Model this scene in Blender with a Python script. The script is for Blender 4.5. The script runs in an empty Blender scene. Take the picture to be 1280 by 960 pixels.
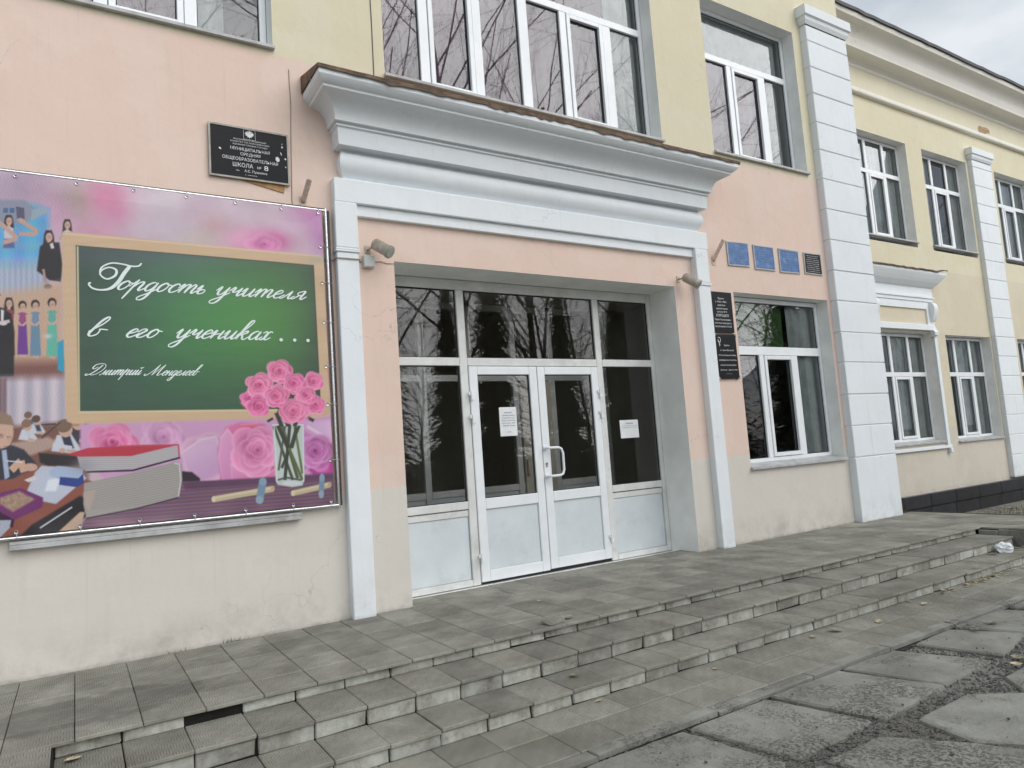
import bpy, bmesh, math, random
import numpy as np
from mathutils import Vector, Matrix
random.seed(7); rng = np.random.default_rng(7)
scene = bpy.context.scene
COL = scene.collection
R = math.radians

# ---------------------------------------------------------------- camera
CAM = dict(f=876.703, yaw=R(32.1432), pitch=R(5.507), roll=R(-4.0079), pos=(0.0, -5.6958, 1.25))
def cam_axes():
    y, p, r = CAM['yaw'], CAM['pitch'], CAM['roll']
    fw = np.array([math.sin(y)*math.cos(p), math.cos(y)*math.cos(p), math.sin(p)])
    rt = np.array([math.cos(y), -math.sin(y), 0.0]); up = np.cross(rt, fw)
    return math.cos(r)*rt+math.sin(r)*up, -math.sin(r)*rt+math.cos(r)*up, fw
RT, UP, FW = cam_axes()
cd = bpy.data.cameras.new('camera'); cam = bpy.data.objects.new('camera', cd); COL.objects.link(cam)
cam.matrix_world = Matrix(((RT[0], UP[0], -FW[0], CAM['pos'][0]), (RT[1], UP[1], -FW[1], CAM['pos'][1]),
                           (RT[2], UP[2], -FW[2], CAM['pos'][2]), (0, 0, 0, 1)))
cd.sensor_width = 36; cd.lens = CAM['f']*36/1280; cd.clip_start = 0.05; cd.clip_end = 2000
scene.camera = cam

# ---------------------------------------------------------------- world, sun, exposure
SUN_EL, SUN_AZ = R(29), R(152)          # azimuth measured from +Y (into the wall) clockwise towards +X
world = bpy.data.worlds.new('World'); scene.world = world; world.use_nodes = True
wt = world.node_tree; wt.nodes.clear()
def wn(t, **k):
    n = wt.nodes.new(t)
    for a, b in k.items(): setattr(n, a, b)
    return n
wo = wn('ShaderNodeOutputWorld'); sky = wn('ShaderNodeTexSky', sky_type='NISHITA', sun_disc=False)
sky.sun_elevation = SUN_EL; sky.sun_rotation = SUN_AZ
bg1 = wn('ShaderNodeBackground'); bg1.inputs[1].default_value = 0.11
bg2 = wn('ShaderNodeBackground'); bg2.inputs[1].default_value = 0.60
tc = wn('ShaderNodeTexCoord'); mp = wn('ShaderNodeMapping'); mp.inputs['Scale'].default_value = (1, 1, 2.2)
n1 = wn('ShaderNodeTexNoise'); n1.inputs['Scale'].default_value = 2.6; n1.inputs['Detail'].default_value = 7; n1.inputs['Roughness'].default_value = .55
cr = wn('ShaderNodeValToRGB'); cr.color_ramp.elements[0].position = .36; cr.color_ramp.elements[1].position = .56
cr.color_ramp.elements[0].color = (.62,)*3+(1,); cr.color_ramp.elements[1].color = (1,)*4
n2 = wn('ShaderNodeTexNoise'); n2.inputs['Scale'].default_value = 4.5; n2.inputs['Detail'].default_value = 8
cr2 = wn('ShaderNodeValToRGB'); cr2.color_ramp.elements[0].position = .33; cr2.color_ramp.elements[1].position = .68
cr2.color_ramp.elements[0].color = (.60, .67, .74, 1); cr2.color_ramp.elements[1].color = (.90, .95, 1.0, 1)
mix = wn('ShaderNodeMixShader'); L = wt.links.new
L(tc.outputs['Generated'], mp.inputs[0]); L(mp.outputs[0], n1.inputs['Vector']); L(mp.outputs[0], n2.inputs['Vector'])
L(n1.outputs[0], cr.inputs[0]); L(n2.outputs[0], cr2.inputs[0]); L(cr2.outputs[0], bg2.inputs[0]); L(sky.outputs[0], bg1.inputs[0])
L(cr.outputs[0], mix.inputs[0]); L(bg1.outputs[0], mix.inputs[1]); L(bg2.outputs[0], mix.inputs[2]); L(mix.outputs[0], wo.inputs[0])
sd = bpy.data.lights.new('sun', 'SUN'); sd.energy = 2.3; sd.angle = R(65); sd.color = (1.0, .97, .94)
sun = bpy.data.objects.new('sun', sd); COL.objects.link(sun)
sv = Vector((math.sin(SUN_AZ)*math.cos(SUN_EL), math.cos(SUN_AZ)*math.cos(SUN_EL), math.sin(SUN_EL)))
sun.rotation_euler = (-sv).to_track_quat('-Z', 'Y').to_euler(); sun.location = sv*60
vs = scene.view_settings; vs.view_transform = 'Standard'; vs.look = 'None'; vs.exposure = 0.57; vs.gamma = 1; vs.use_curve_mapping = False
scene.cycles.max_bounces = 8; scene.cycles.transparent_max_bounces = 16

# ---------------------------------------------------------------- helpers
def tag(o, label=None, cat=None, group=None, kind=None):
    if label: o['label'] = label
    if cat: o['category'] = cat
    if group: o['group'] = group
    if kind: o['kind'] = kind
    return o
def thing(name, label, cat, loc=(0, 0, 0), group=None):
    o = bpy.data.objects.new(name, None); COL.objects.link(o); o.location = loc
    o.empty_display_size = .2
    return tag(o, label, cat, group)
class MB:
    """collects faces; build() links ONE mesh object. Vertices are in world metres unless said."""
    def __init__(s): s.v = []; s.f = []; s.m = []
    def add(s, vs_, fs, m=0):
        b = len(s.v); s.v += [tuple(v) for v in vs_]; s.f += [tuple(b+i for i in f) for f in fs]; s.m += [m]*len(fs)
        return s
    def quad(s, a, b, c, d, m=0): return s.add((a, b, c, d), ((0, 1, 2, 3),), m)
    def box(s, x0, x1, y0, y1, z0, z1, m=0):
        return s.add([(x, y, z) for z in (z0, z1) for y in (y0, y1) for x in (x0, x1)],
                     [(0, 2, 3, 1), (4, 5, 7, 6), (0, 1, 5, 4), (2, 6, 7, 3), (0, 4, 6, 2), (1, 3, 7, 5)], m)
    def cbox(s, x0, x1, y0, y1, z0, z1, b=.004, m=0):
        """box with every edge chamfered"""
        vv = []
        for z, zi in ((z0, z0+b), (z1, z1-b)):
            for y, yi in ((y0, y0+b), (y1, y1-b)):
                for x, xi in ((x0, x0+b), (x1, x1-b)):
                    vv += [(x, yi, zi), (xi, y, zi), (xi, yi, z)]
        def k(i, ax): return i*3+ax
        F = []
        c = lambda x, y, z: z*4+y*2+x
        F += [(k(c(0,0,0),0), k(c(0,0,1),0), k(c(0,1,1),0), k(c(0,1,0),0)), (k(c(1,0,0),0), k(c(1,1,0),0), k(c(1,1,1),0), k(c(1,0,1),0))]
        F += [(k(c(0,0,0),1), k(c(1,0,0),1), k(c(1,0,1),1), k(c(0,0,1),1)), (k(c(0,1,0),1), k(c(0,1,1),1), k(c(1,1,1),1), k(c(1,1,0),1))]
        F += [(k(c(0,0,0),2), k(c(0,1,0),2), k(c(1,1,0),2), k(c(1,0,0),2)), (k(c(0,0,1),2), k(c(1,0,1),2), k(c(1,1,1),2), k(c(0,1,1),2))]
        for z in (0, 1):
            for y in (0, 1):
                q = (k(c(0,y,z),1), k(c(1,y,z),1), k(c(1,y,z),2), k(c(0,y,z),2)); F.append(q)
            for x in (0, 1): F.append((k(c(x,0,z),0), k(c(x,1,z),0), k(c(x,1,z),2), k(c(x,0,z),2)))
        for y in (0, 1):
            for x in (0, 1): F.append((k(c(x,y,0),0), k(c(x,y,1),0), k(c(x,y,1),1), k(c(x,y,0),1)))
        for i in range(8): F.append((k(i,0), k(i,1), k(i,2)))
        return s.add(vv, F, m)
    def tube(s, pts, r, n=8, m=0, cap=True):
        pts = [Vector(p) for p in pts]; rs = r if isinstance(r, (list, tuple)) else [r]*len(pts)
        vv = []; up = None
        for i, p in enumerate(pts):
            d = (pts[min(i+1, len(pts)-1)]-pts[max(i-1, 0)]).normalized()
            if up is None: up = Vector((0, 0, 1)) if abs(d.z) < .9 else Vector((1, 0, 0))
            a = d.cross(up).normalized(); b = d.cross(a).normalized(); up = -b if b.length else up
            up = a.cross(d).normalized()
            for k in range(n):
                t = 2*math.pi*k/n; vv.append(p+a*math.cos(t)*rs[i]+up*math.sin(t)*rs[i])
        F = [(i*n+k, i*n+(k+1) % n, (i+1)*n+(k+1) % n, (i+1)*n+k) for i in range(len(pts)-1) for k in range(n)]
        if cap: F += [tuple(range(n-1, -1, -1)), tuple((len(pts)-1)*n+k for k in range(n))]
        return s.add(vv, F, m)
    def prism_x(s, prof, x0, x1, m=0):
        """profile [(y, z, ext)] swept along X, the ends mitred outwards by ext with short returns to y=back"""
        n = len(prof)
        vv = [(x0-(p[2] if len(p) > 2 else 0), p[0], p[1]) for p in prof]+[(x1+(p[2] if len(p) > 2 else 0), p[0], p[1]) for p in prof]
        F = [(i, i+1, n+i+1, n+i) for i in range(n-1)]
        return s.add(vv, F, m)
    def build(s, name, mats, parent=None, smooth=None, shade=None):
        me = bpy.data.meshes.new(name); me.from_pydata([tuple(v) for v in s.v], [], s.f)
        if not isinstance(mats, (list, tuple)): mats = [mats]
        for m in mats: me.materials.append(m)
        if len(mats) > 1: me.polygons.foreach_set('material_index', s.m)
        bm = bmesh.new(); bm.from_mesh(me); bmesh.ops.recalc_face_normals(bm, faces=bm.faces) if shade != 'raw' else None
        bm.to_mesh(me); bm.free()
        if smooth:
            me.polygons.foreach_set('use_smooth', [True]*len(me.polygons))
            try: me.set_sharp_from_angle(angle=R(smooth))
            except Exception: pass
        me.update()
        o = bpy.data.objects.new(name, me); COL.objects.link(o)
        if parent is not None:
            o.parent = parent
            if parent.parent is None: o.location = -Vector(parent.location)
        return o
def link_copy(src, loc, parent, rz=0, name=None):
    o = src.copy(); COL.objects.link(o); o.parent = parent
    o.location = Vector(loc)-(Vector(parent.location) if parent.parent is None else Vector()); o.rotation_euler = (0, 0, rz)
    return o
def piece(name, mesh, loc, parent, rot=(0, 0, 0), scale=(1, 1, 1)):
    o = bpy.data.objects.new(name, mesh); COL.objects.link(o); o.parent = parent
    o.location = Vector(loc)-(Vector(parent.location) if parent.parent is None else Vector()); o.rotation_euler = rot; o.scale = scale
    return o
def mesh_of(mb, name, mats, smooth=None):
    o = mb.build(name, mats, smooth=smooth); me = o.data; bpy.data.objects.remove(o); return me

# ---------------------------------------------------------------- materials
def srgb(r, g, b):
    f = lambda c: (c/255/12.92) if c/255 <= .04045 else ((c/255+.055)/1.055)**2.4
    return (f(r), f(g), f(b), 1)
class NT:
    def __init__(s, name):
        s.m = bpy.data.materials.new(name); s.m.use_nodes = True; s.t = s.m.node_tree
        s.b = s.t.nodes['Principled BSDF']; s.o = s.t.nodes['Material Output']
    def n(s, t, **k):
        x = s.t.nodes.new(t)
        for a, b in k.items(): setattr(x, a, b)
        return x
    def l(s, a, b): s.t.links.new(a, b)
    def set(s, sock, v):
        if hasattr(v, 'is_output') or isinstance(v, bpy.types.NodeSocket): s.l(v, sock)
        else: sock.default_value = v
    def math(s, op, a, b=0.0, c=None):
        x = s.n('ShaderNodeMath', operation=op); s.set(x.inputs[0], a); s.set(x.inputs[1], b)
        if c is not None: s.set(x.inputs[2], c)
        return x.outputs[0]
    def noise(s, vec, scale, detail=4, rough=.5, dist=0):
        x = s.n('ShaderNodeTexNoise'); s.l(vec, x.inputs['Vector']); x.inputs['Scale'].default_value = scale
        x.inputs['Detail'].default_value = detail; x.inputs['Roughness'].default_value = rough; x.inputs['Distortion'].default_value = dist
        return x.outputs[0]
    def ramp(s, v, p0, p1):
        x = s.n('ShaderNodeMapRange'); s.l(v, x.inputs[0]); x.inputs[1].default_value = p0; x.inputs[2].default_value = p1; return x.outputs[0]
    def mix(s, f, a, b, mode='MIX'):
        x = s.n('ShaderNodeMix', data_type='RGBA', blend_type=mode); s.set(x.inputs[0], f); s.set(x.inputs[6], a); s.set(x.inputs[7], b); return x.outputs[2]
    def bump(s, h, strength=.3, dist=.01, prev=None):
        x = s.n('ShaderNodeBump'); s.l(h, x.inputs['Height']); x.inputs['Strength'].default_value = strength; x.inputs['Distance'].default_value = dist
        if prev is not None: s.l(prev, x.inputs['Normal'])
        return x.outputs[0]
    def pos(s): return s.n('ShaderNodeNewGeometry').outputs['Position']
    def obj(s): return s.n('ShaderNodeTexCoord').outputs['Object']
    def sep(s, v): x = s.n('ShaderNodeSeparateXYZ'); s.l(v, x.inputs[0]); return x.outputs
    def scale(s, v, sc): x = s.n('ShaderNodeMapping'); s.l(v, x.inputs[0]); x.inputs['Scale'].default_value = sc; return x.outputs[0]
def plain(name, col, rough=.6, var=.12, scale=6, bump=.15, bscale=80, metal=0, spec=.4, dirt=None, dirt_amt=0, rand=0):
    T = NT(name); p = T.pos(); b = T.b
    c2 = tuple(x*(1-var*2.2) for x in col[:3])+(1,); c1 = tuple(min(1, x*(1+var*.5)) for x in col[:3])+(1,)
    c = T.mix(T.ramp(T.noise(p, scale, 5, .6), .35, .7), c1, c2)
    if dirt:
        d = T.ramp(T.noise(p, scale*.7, 8, .7), .52, .72); c = T.mix(T.math('MULTIPLY', d, dirt_amt), c, dirt)
    if rand:
        oi = T.n('ShaderNodeObjectInfo').outputs['Random']
        h = T.n('ShaderNodeHueSaturation'); T.l(c, h.inputs['Color']); T.l(T.math('ADD', T.math('MULTIPLY', oi, rand*2), 1-rand), h.inputs['Value']); c = h.outputs[0]
    T.l(c, b.inputs['Base Color']); b.inputs['Roughness'].default_value = rough; b.inputs['Metallic'].default_value = metal
    b.inputs['Specular IOR Level'].default_value = spec
    if bump: T.l(T.bump(T.noise(p, bscale, 4, .6), bump, .01), b.inputs['Normal'])
    return T.m
def plaster(name, zones, spots=True, dirty=.5, crack=.42):
    """zones: [(z_top, colour)...] real bands of paint from the ground up"""
    T = NT(name); p = T.pos(); x, y, z = T.sep(p)
    wob = T.math('MULTIPLY', T.math('SUBTRACT', T.noise(p, 5, 4), .5), .03)
    zz = T.math('ADD', z, wob); c = zones[0][1]
    for i in range(1, len(zones)):
        g = T.math('GREATER_THAN', zz, zones[i-1][0]); c = T.mix(g, c, zones[i][1])
    mott = T.ramp(T.noise(p, 1.3, 6, .6), .3, .75)
    c = T.mix(T.math('MULTIPLY', mott, .10), c, (.42, .40, .36, 1))
    streak = T.ramp(T.noise(T.scale(p, (9, 9, .8)), 1.0, 5, .6), .55, .8)
    c = T.mix(T.math('MULTIPLY', streak, .08), c, (.30, .28, .25, 1))
    # splashed dirt close to the paving, ragged shape
    low = T.math('MULTIPLY', T.math('SUBTRACT', 1.0, T.ramp(z, .0, .34)), T.ramp(T.noise(p, 3.1, 8, .72), .42, .72))
    c = T.mix(T.math('MULTIPLY', low, dirty), c, (.16, .15, .135, 1))
    edge = T.math('MULTIPLY', T.math('SUBTRACT', 1.0, T.ramp(z, .0, .028)), T.ramp(T.noise(p, 7, 6, .7), .35, .65))
    c = T.mix(T.math('MULTIPLY', edge, .5*min(1, dirty*2)), c, (.10, .095, .085, 1))
    vc = T.n('ShaderNodeTexVoronoi', feature='DISTANCE_TO_EDGE'); wv = T.n('ShaderNodeVectorMath', operation='ADD'); T.l(p, wv.inputs[0])
    nzc = T.n('ShaderNodeTexNoise'); T.l(p, nzc.inputs['Vector']); nzc.inputs['Scale'].default_value = 2.5; nzc.inputs['Detail'].default_value = 6
    T.l(nzc.outputs['Color'], wv.inputs[1]); T.l(wv.outputs[0], vc.inputs['Vector']); vc.inputs['Scale'].default_value = .8
    crk = T.math('MULTIPLY', T.math('LESS_THAN', vc.outputs['Distance'], .0017), T.ramp(T.noise(p, 1.1, 3), .545, .60))
    c = T.mix(T.math('MULTIPLY', crk, crack), c, (.22, .20, .18, 1))
    drip = T.math('MULTIPLY', T.ramp(T.noise(T.scale(p, (26, 26, .55)), 1.0, 4, .6), .60, .78), T.ramp(T.noise(p, .9, 3), .40, .6))
    c = T.mix(T.math('MULTIPLY', drip, .24), c, (.25, .23, .20, 1))
    patch = T.ramp(T.noise(p, .75, 7, .62), .515, .535); c = T.mix(T.math('MULTIPLY', patch, .07), c, (.9, .88, .84, 1))
    if spots:
        v = T.n('ShaderNodeTexVoronoi'); T.l(p, v.inputs['Vector']); v.inputs['Scale'].default_value = 1.15
        sp = T.math('LESS_THAN', v.outputs['Distance'], .014)
        c = T.mix(T.math('MULTIPLY', sp, .75), c, (.09, .08, .07, 1))
    T.l(c, T.b.inputs['Base Color']); T.b.inputs['Roughness'].default_value = .85; T.b.inputs['Specular IOR Level'].default_value = .2
    b1 = T.bump(T.noise(p, 1.8, 4, .5), .35, .05); b2 = T.bump(T.noise(p, 38, 6, .65), .14, .006, b1)
    T.l(b2, T.b.inputs['Normal']); return T.m

CREAM = srgb(215, 210, 201); PINK = srgb(227, 203, 189); YELL = srgb(219, 212, 185); YEL2 = srgb(213, 204, 180); BEIG = srgb(207, 200, 186)
M = {}
M['wall'] = plaster('painted_plaster', [(1.02, CREAM), (4.70, PINK), (99, YELL)])
M['wingwall'] = plaster('wing_plaster', [(1.15, BEIG), (4.3, YEL2), (7.61, YELL), (99, srgb(222, 216, 192))], dirty=.1)
M['white'] = plaster('white_painted_render', [(99, srgb(233, 239, 243))], spots=False, dirty=.45)
M['cream'] = plaster('cornice_paint', [(99, srgb(240, 238, 230))], spots=False, dirty=0)
M['greyw'] = plain('grey_white_reveal_paint', srgb(244, 245, 241), .8, .05, 3, .12, 50)
M['panelyel'] = plaster('frieze_panel_paint', [(99, YEL2)], spots=False, dirty=0)
M['pvc'] = plain('white_plastic_frame', srgb(236, 240, 243), .32, .03, 4, 0, spec=.5)
M['pvcold'] = plain('weathered_white_frame', srgb(222, 224, 222), .4, .06, 5, .05, 40, dirt=srgb(120, 115, 105), dirt_amt=.25)
M['infill'] = plain('pale_panel', srgb(214, 222, 226), .38, .04, 2.5, .04, 20, dirt=srgb(150, 150, 146), dirt_amt=.35)
M['gasket'] = plain('dark_gasket', (.02, .02, .022, 1), .6, .05, 5, 0)
M['sillm'] = plain('dull_metal_sill', srgb(188, 190, 190), .45, .12, 6, .1, 40, dirt=srgb(110, 100, 90), dirt_amt=.5)
M['flash'] = plain('rusty_roof_sheet', srgb(122, 98, 80), .7, .3, 9, .3, 60, dirt=srgb(64, 48, 40), dirt_amt=.9)
M['roof'] = plain('dark_roof_metal', srgb(62, 62, 66), .5, .15, 3, .1, 30)
M['inter'] = plain('interior_wall_paint', srgb(206, 202, 190), .8, .05, 2, 0)
M['interf'] = plain('interior_floor', srgb(176, 170, 158), .6, .08, 2, 0)
M['black'] = plain('black_plaque', (.010, .011, .014, 1), .34, .1, 5, .02, 30, spec=.15)
M['chip'] = plain('chipped_white', srgb(225, 226, 222), .7, .05, 9, 0)
M['letter'] = plain('pale_lettering', srgb(228, 230, 232), .5, .1, 30, 0)
M['blue'] = plain('blue_plaque', srgb(70, 112, 168), .35, .16, 14, .1, 60, dirt=srgb(130, 165, 205), dirt_amt=.7)
M['alu'] = plain('aluminium', srgb(150, 148, 142), .45, .15, 8, .05, 60, metal=.4, dirt=srgb(90, 84, 76), dirt_amt=.6)
M['chrome'] = plain('bright_tube', srgb(220, 222, 225), .22, .05, 8, 0, metal=.85)
M['rust'] = plain('rusty_paint_steel', srgb(214, 192, 176), .6, .15, 30, .2, 90, dirt=srgb(130, 96, 76), dirt_amt=.45)
M['wood'] = plain('bare_wood', srgb(176, 140, 92), .7, .2, 12, .1, 50)
M['cable'] = plain('cable_sheath', srgb(150, 140, 130), .6, .1, 10, 0)
M['wire'] = plain('dark_wire', srgb(70, 62, 58), .6, .1, 10, 0)
M['paper'] = plain('paper', srgb(232, 236, 238), .7, .03, 6, .02, 20)
M['ink'] = plain('ink', srgb(90, 92, 98), .7, .05, 6, 0)
M['plinth'] = plain('black_glazed_plinth', srgb(46, 47, 52), .3, .2, 5, .2, 25, rand=.2)
M['joint'] = plain('dark_joint', srgb(38, 37, 34), .9, .2, 10, .3, 60)
M['lampg'] = plain('lamp_lens', srgb(170, 172, 165), .12, .1, 10, 0, spec=.6)
M['lampb'] = plain('lamp_case', srgb(186, 178, 164), .4, .15, 20, .05, 60, metal=.4, dirt=srgb(110, 80, 60), dirt_amt=.5)
M['curt_p'] = plain('lilac_curtain', srgb(150, 124, 140), .9, .12, 4, .1, 120)
M['curt_g'] = plain('grey_net_curtain', srgb(200, 208, 206), .9, .12, 4, .1, 120)  # net curtains, also pale sheets standing in for reflected sky
M['curt_green'] = plain('green_cloth', srgb(84, 122, 70), .9, .2, 3, .1, 120)
M['leaf'] = plain('dry_leaf', srgb(186, 174, 146), .7, .25, 40, .2, 120, rand=.35)
M['bark'] = plain('grey_bark', srgb(112, 96, 90), .9, .3, 12, .4, 30)
M['birch'] = plain('birch_bark', srgb(200, 196, 188), .8, .35, 7, .3, 20)
M['needle'] = plain('spruce_needles', srgb(46, 66, 48), .8, .3, 3, 0)
M['grass'] = plain('dull_grass', srgb(104, 106, 58), .8, .3, 6, 0, rand=.2)
def glass_mat(name, tint, wav=.0, refl=1.7, scale=1.3):
    T = NT(name); T.t.nodes.remove(T.b); p = T.pos()
    tr = T.n('ShaderNodeBsdfTransparent'); tr.inputs[0].default_value = tint
    gl = T.n('ShaderNodeBsdfGlossy'); gl.inputs['Roughness'].default_value = .015; gl.inputs['Color'].default_value = (.95, .97, 1, 1)
    fr = T.n('ShaderNodeFresnel'); fr.inputs[0].default_value = refl
    if wav:
        b = T.bump(T.noise(p, scale, 2, .5), wav, .02); T.l(b, gl.inputs['Normal'])
    m = T.n('ShaderNodeMixShader'); T.l(fr.outputs[0], m.inputs[0]); T.l(tr.outputs[0], m.inputs[1]); T.l(gl.outputs[0], m.inputs[2])
    T.l(m.outputs[0], T.o.inputs[0]); return T.m
M['glass'] = glass_mat('window_glass', (.90, .93, .94, 1), .02, 1.78)
M['glassd'] = glass_mat('door_glass', (.95, .96, .95, 1), .004, 1.52)

def paver_mat(name, c_a, c_b, w0=.33, w1=.56):
    """cast concrete paver: blocks of short parallel grooves, alternating direction (local coordinates of each tile)"""
    T = NT(name); o = T.obj(); p = T.pos(); x, y, z = T.sep(o)
    cx = T.math('FLOOR', T.math('DIVIDE', T.math('ADD', x, 10.0), .05)); cy = T.math('FLOOR', T.math('DIVIDE', T.math('ADD', y, 10.0), .05))
    par = T.math('MODULO', T.math('ADD', cx, cy), 2.0)
    gx = T.math('SINE', T.math('MULTIPLY', x, 2*math.pi/.0125)); gy = T.math('SINE', T.math('MULTIPLY', y, 2*math.pi/.0125))
    g = T.math('ADD', T.math('MULTIPLY', par, gx), T.math('MULTIPLY', T.math('SUBTRACT', 1.0, par), gy))
    groove = T.ramp(g, .15, .8)
    worn = T.ramp(T.noise(p, 2.2, 6, .65), w0, w1)
    groove = T.math('MULTIPLY', groove, worn)
    up = T.n('ShaderNodeNewGeometry'); nz = T.sep(up.outputs['Normal'])[2]
    top = T.math('GREATER_THAN', nz, .8); groove = T.math('MULTIPLY', groove, top)
    c = T.mix(T.ramp(T.noise(p, 3.4, 7, .62), .32, .68), c_a, c_b)
    c = T.mix(T.math('MULTIPLY', T.ramp(T.noise(p, 60, 4, .7), .45, .75), .35), c, (.09, .09, .085, 1))
    stain = T.ramp(T.noise(p, 1.1, 7, .62), .56, .68); c = T.mix(T.math('MULTIPLY', stain, .38), c, (.095, .095, .088, 1))
    px_, py_, pz_ = T.sep(p); dd_ = T.math('ADD', T.math('POWER', T.math('DIVIDE', T.math('SUBTRACT', px_, .05), .62), 2.0), T.math('POWER', T.math('DIVIDE', T.math('ADD', py_, .98), .30), 2.0))
    wet = T.math('SUBTRACT', 1.0, T.ramp(T.math('ADD', dd_, T.math('MULTIPLY', T.math('SUBTRACT', T.noise(p, 5, 6, .6), .5), 2.2)), .75, 1.0)); c = T.mix(T.math('MULTIPLY', wet, .38), c, (.06, .06, .056, 1))
    tan = T.ramp(T.noise(p, 2.3, 5, .6), .55, .75); c = T.mix(T.math('MULTIPLY', tan, .3), c, srgb(150, 140, 118))
    c = T.mix(T.math('MULTIPLY', groove, .58), c, (.075, .073, .066, 1))
    oi = T.n('ShaderNodeObjectInfo').outputs['Random']; h = T.n('ShaderNodeHueSaturation'); T.l(c, h.inputs['Color'])
    T.l(T.math('ADD', T.math('MULTIPLY', oi, .34), .84), h.inputs['Value'])
    T.l(h.outputs[0], T.b.inputs['Base Color']); T.b.inputs['Roughness'].default_value = .9; T.b.inputs['Specular IOR Level'].default_value = .25
    b1 = T.bump(T.noise(p, 70, 5, .7), .5, .006); b2 = T.bump(T.math('SUBTRACT', 1.0, groove), .5, .004, b1)
    T.l(b2, T.b.inputs['Normal']); return T.m
M['paver'] = paver_mat('ribbed_concrete_paver', srgb(163, 161, 150), srgb(130, 128, 119))
M['paverp'] = paver_mat('pavement_paver', srgb(168, 166, 154), srgb(138, 137, 127), .26, .46)
def riser_mat():
    T = NT('worn_riser_concrete'); p = T.pos()
    c = T.mix(T.ramp(T.noise(p, 4, 8, .7), .40, .60), srgb(190, 192, 184), srgb(146, 145, 136))
    c = T.mix(T.math('MULTIPLY', T.ramp(T.noise(p, 9, 8, .75), .55, .7), .75), c, srgb(82, 80, 74))
    st = T.ramp(T.noise(T.scale(p, (14, 14, 2)), 1, 5, .6), .5, .7); c = T.mix(T.math('MULTIPLY', st, .35), c, srgb(110, 104, 92))
    oi = T.n('ShaderNodeObjectInfo').outputs['Random']; h = T.n('ShaderNodeHueSaturation'); T.l(c, h.inputs['Color'])
    T.l(T.math('ADD', T.math('MULTIPLY', oi, .40), .74), h.inputs['Value']); T.l(h.outputs[0], T.b.inputs['Base Color'])
    T.b.inputs['Roughness'].default_value = .9
    T.l(T.bump(T.noise(p, 50, 6, .7), .5, .008), T.b.inputs['Normal']); return T.m
M['riser'] = riser_mat()
def slab_mat():
    T = NT('old_concrete_slab'); p = T.pos()
    c = T.mix(T.ramp(T.noise(p, 2.5, 8, .65), .35, .65), srgb(160, 160, 152), srgb(128, 127, 119))
    crack = T.ramp(T.noise(p, 6, 9, .75), .50, .64); rough_zone = T.ramp(T.noise(p, 1.5, 4, .6), .47, .6)
    pit = T.math('MULTIPLY', T.ramp(T.noise(p, 55, 4, .7), .5, .62), rough_zone)
    c = T.mix(T.math('MULTIPLY', pit, .6), c, srgb(70, 68, 62)); c = T.mix(T.math('MULTIPLY', crack, .3), c, srgb(100, 97, 88))
    T.l(c, T.b.inputs['Base Color']); T.b.inputs['Roughness'].default_value = .92
    b1 = T.bump(T.noise(p, 9, 6, .7), .5, .03); b2 = T.bump(T.noise(p, 90, 4, .7), .6, .008, b1); b3 = T.bump(pit, .8, -.012, b2)
    T.l(b3, T.b.inputs['Normal']); return T.m
M['slab'] = slab_mat()
def ground_mat():
    T = NT('trodden_gravel'); p = T.pos()
    c = T.mix(T.ramp(T.noise(p, 6, 7, .65), .35, .65), srgb(92, 91, 86), srgb(66, 65, 61))
    v = T.n('ShaderNodeTexVoronoi'); T.l(p, v.inputs['Vector']); v.inputs['Scale'].default_value = 75
    c = T.mix(T.math('MULTIPLY', T.ramp(v.outputs['Distance'], .25, .6), .5), c, srgb(124, 120, 112))
    far = T.ramp(T.noise(p, .25, 6, .6), .40, .6); c = T.mix(T.math('MULTIPLY', far, .7), c, srgb(158, 156, 150))
    T.l(c, T.b.inputs['Base Color']); T.b.inputs['Roughness'].default_value = .95
    b1 = T.bump(v.outputs['Distance'], .9, .012); T.l(T.bump(T.noise(p, 20, 5, .7), .6, .02, b1), T.b.inputs['Normal']); return T.m
M['ground'] = ground_mat()
M['pebble'] = plain('pebbles', srgb(112, 111, 106), .85, .35, 30, .3, 90)
# ---------------------------------------------------------------- ground
g = MB(); n_ = 24
def ground_z(x, y):
    sm = lambda t: (lambda q: q*q*(3-2*q))(min(1, max(0, t)))
    return -.315-.21*sm((x-10.46)/.12)*sm((y+3.3)/.9)*sm((25-x)/6)+.0*y
gx_ = [-160, -40, 0, 9, 10.3, 10.46, 10.5, 10.54, 10.58, 10.7]+[11+.5*i for i in range(30)]+[27, 40, 100, 220]; gy_ = [-170, -60, -20, -8, -4, -3.3]+[-3.2+.1*i for i in range(10)]+[-2+.5*i for i in range(8)]+[4, 10, 40, 160]
for i in range(len(gx_)-1):
    for j_ in range(len(gy_)-1):
        g.quad(*[(a_, b_, ground_z(a_, b_)) for a_, b_ in ((gx_[i], gy_[j_]), (gx_[i+1], gy_[j_]), (gx_[i+1], gy_[j_+1]), (gx_[i], gy_[j_+1]))])
ground = tag(g.build('ground', M['ground']), kind='structure')

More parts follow.
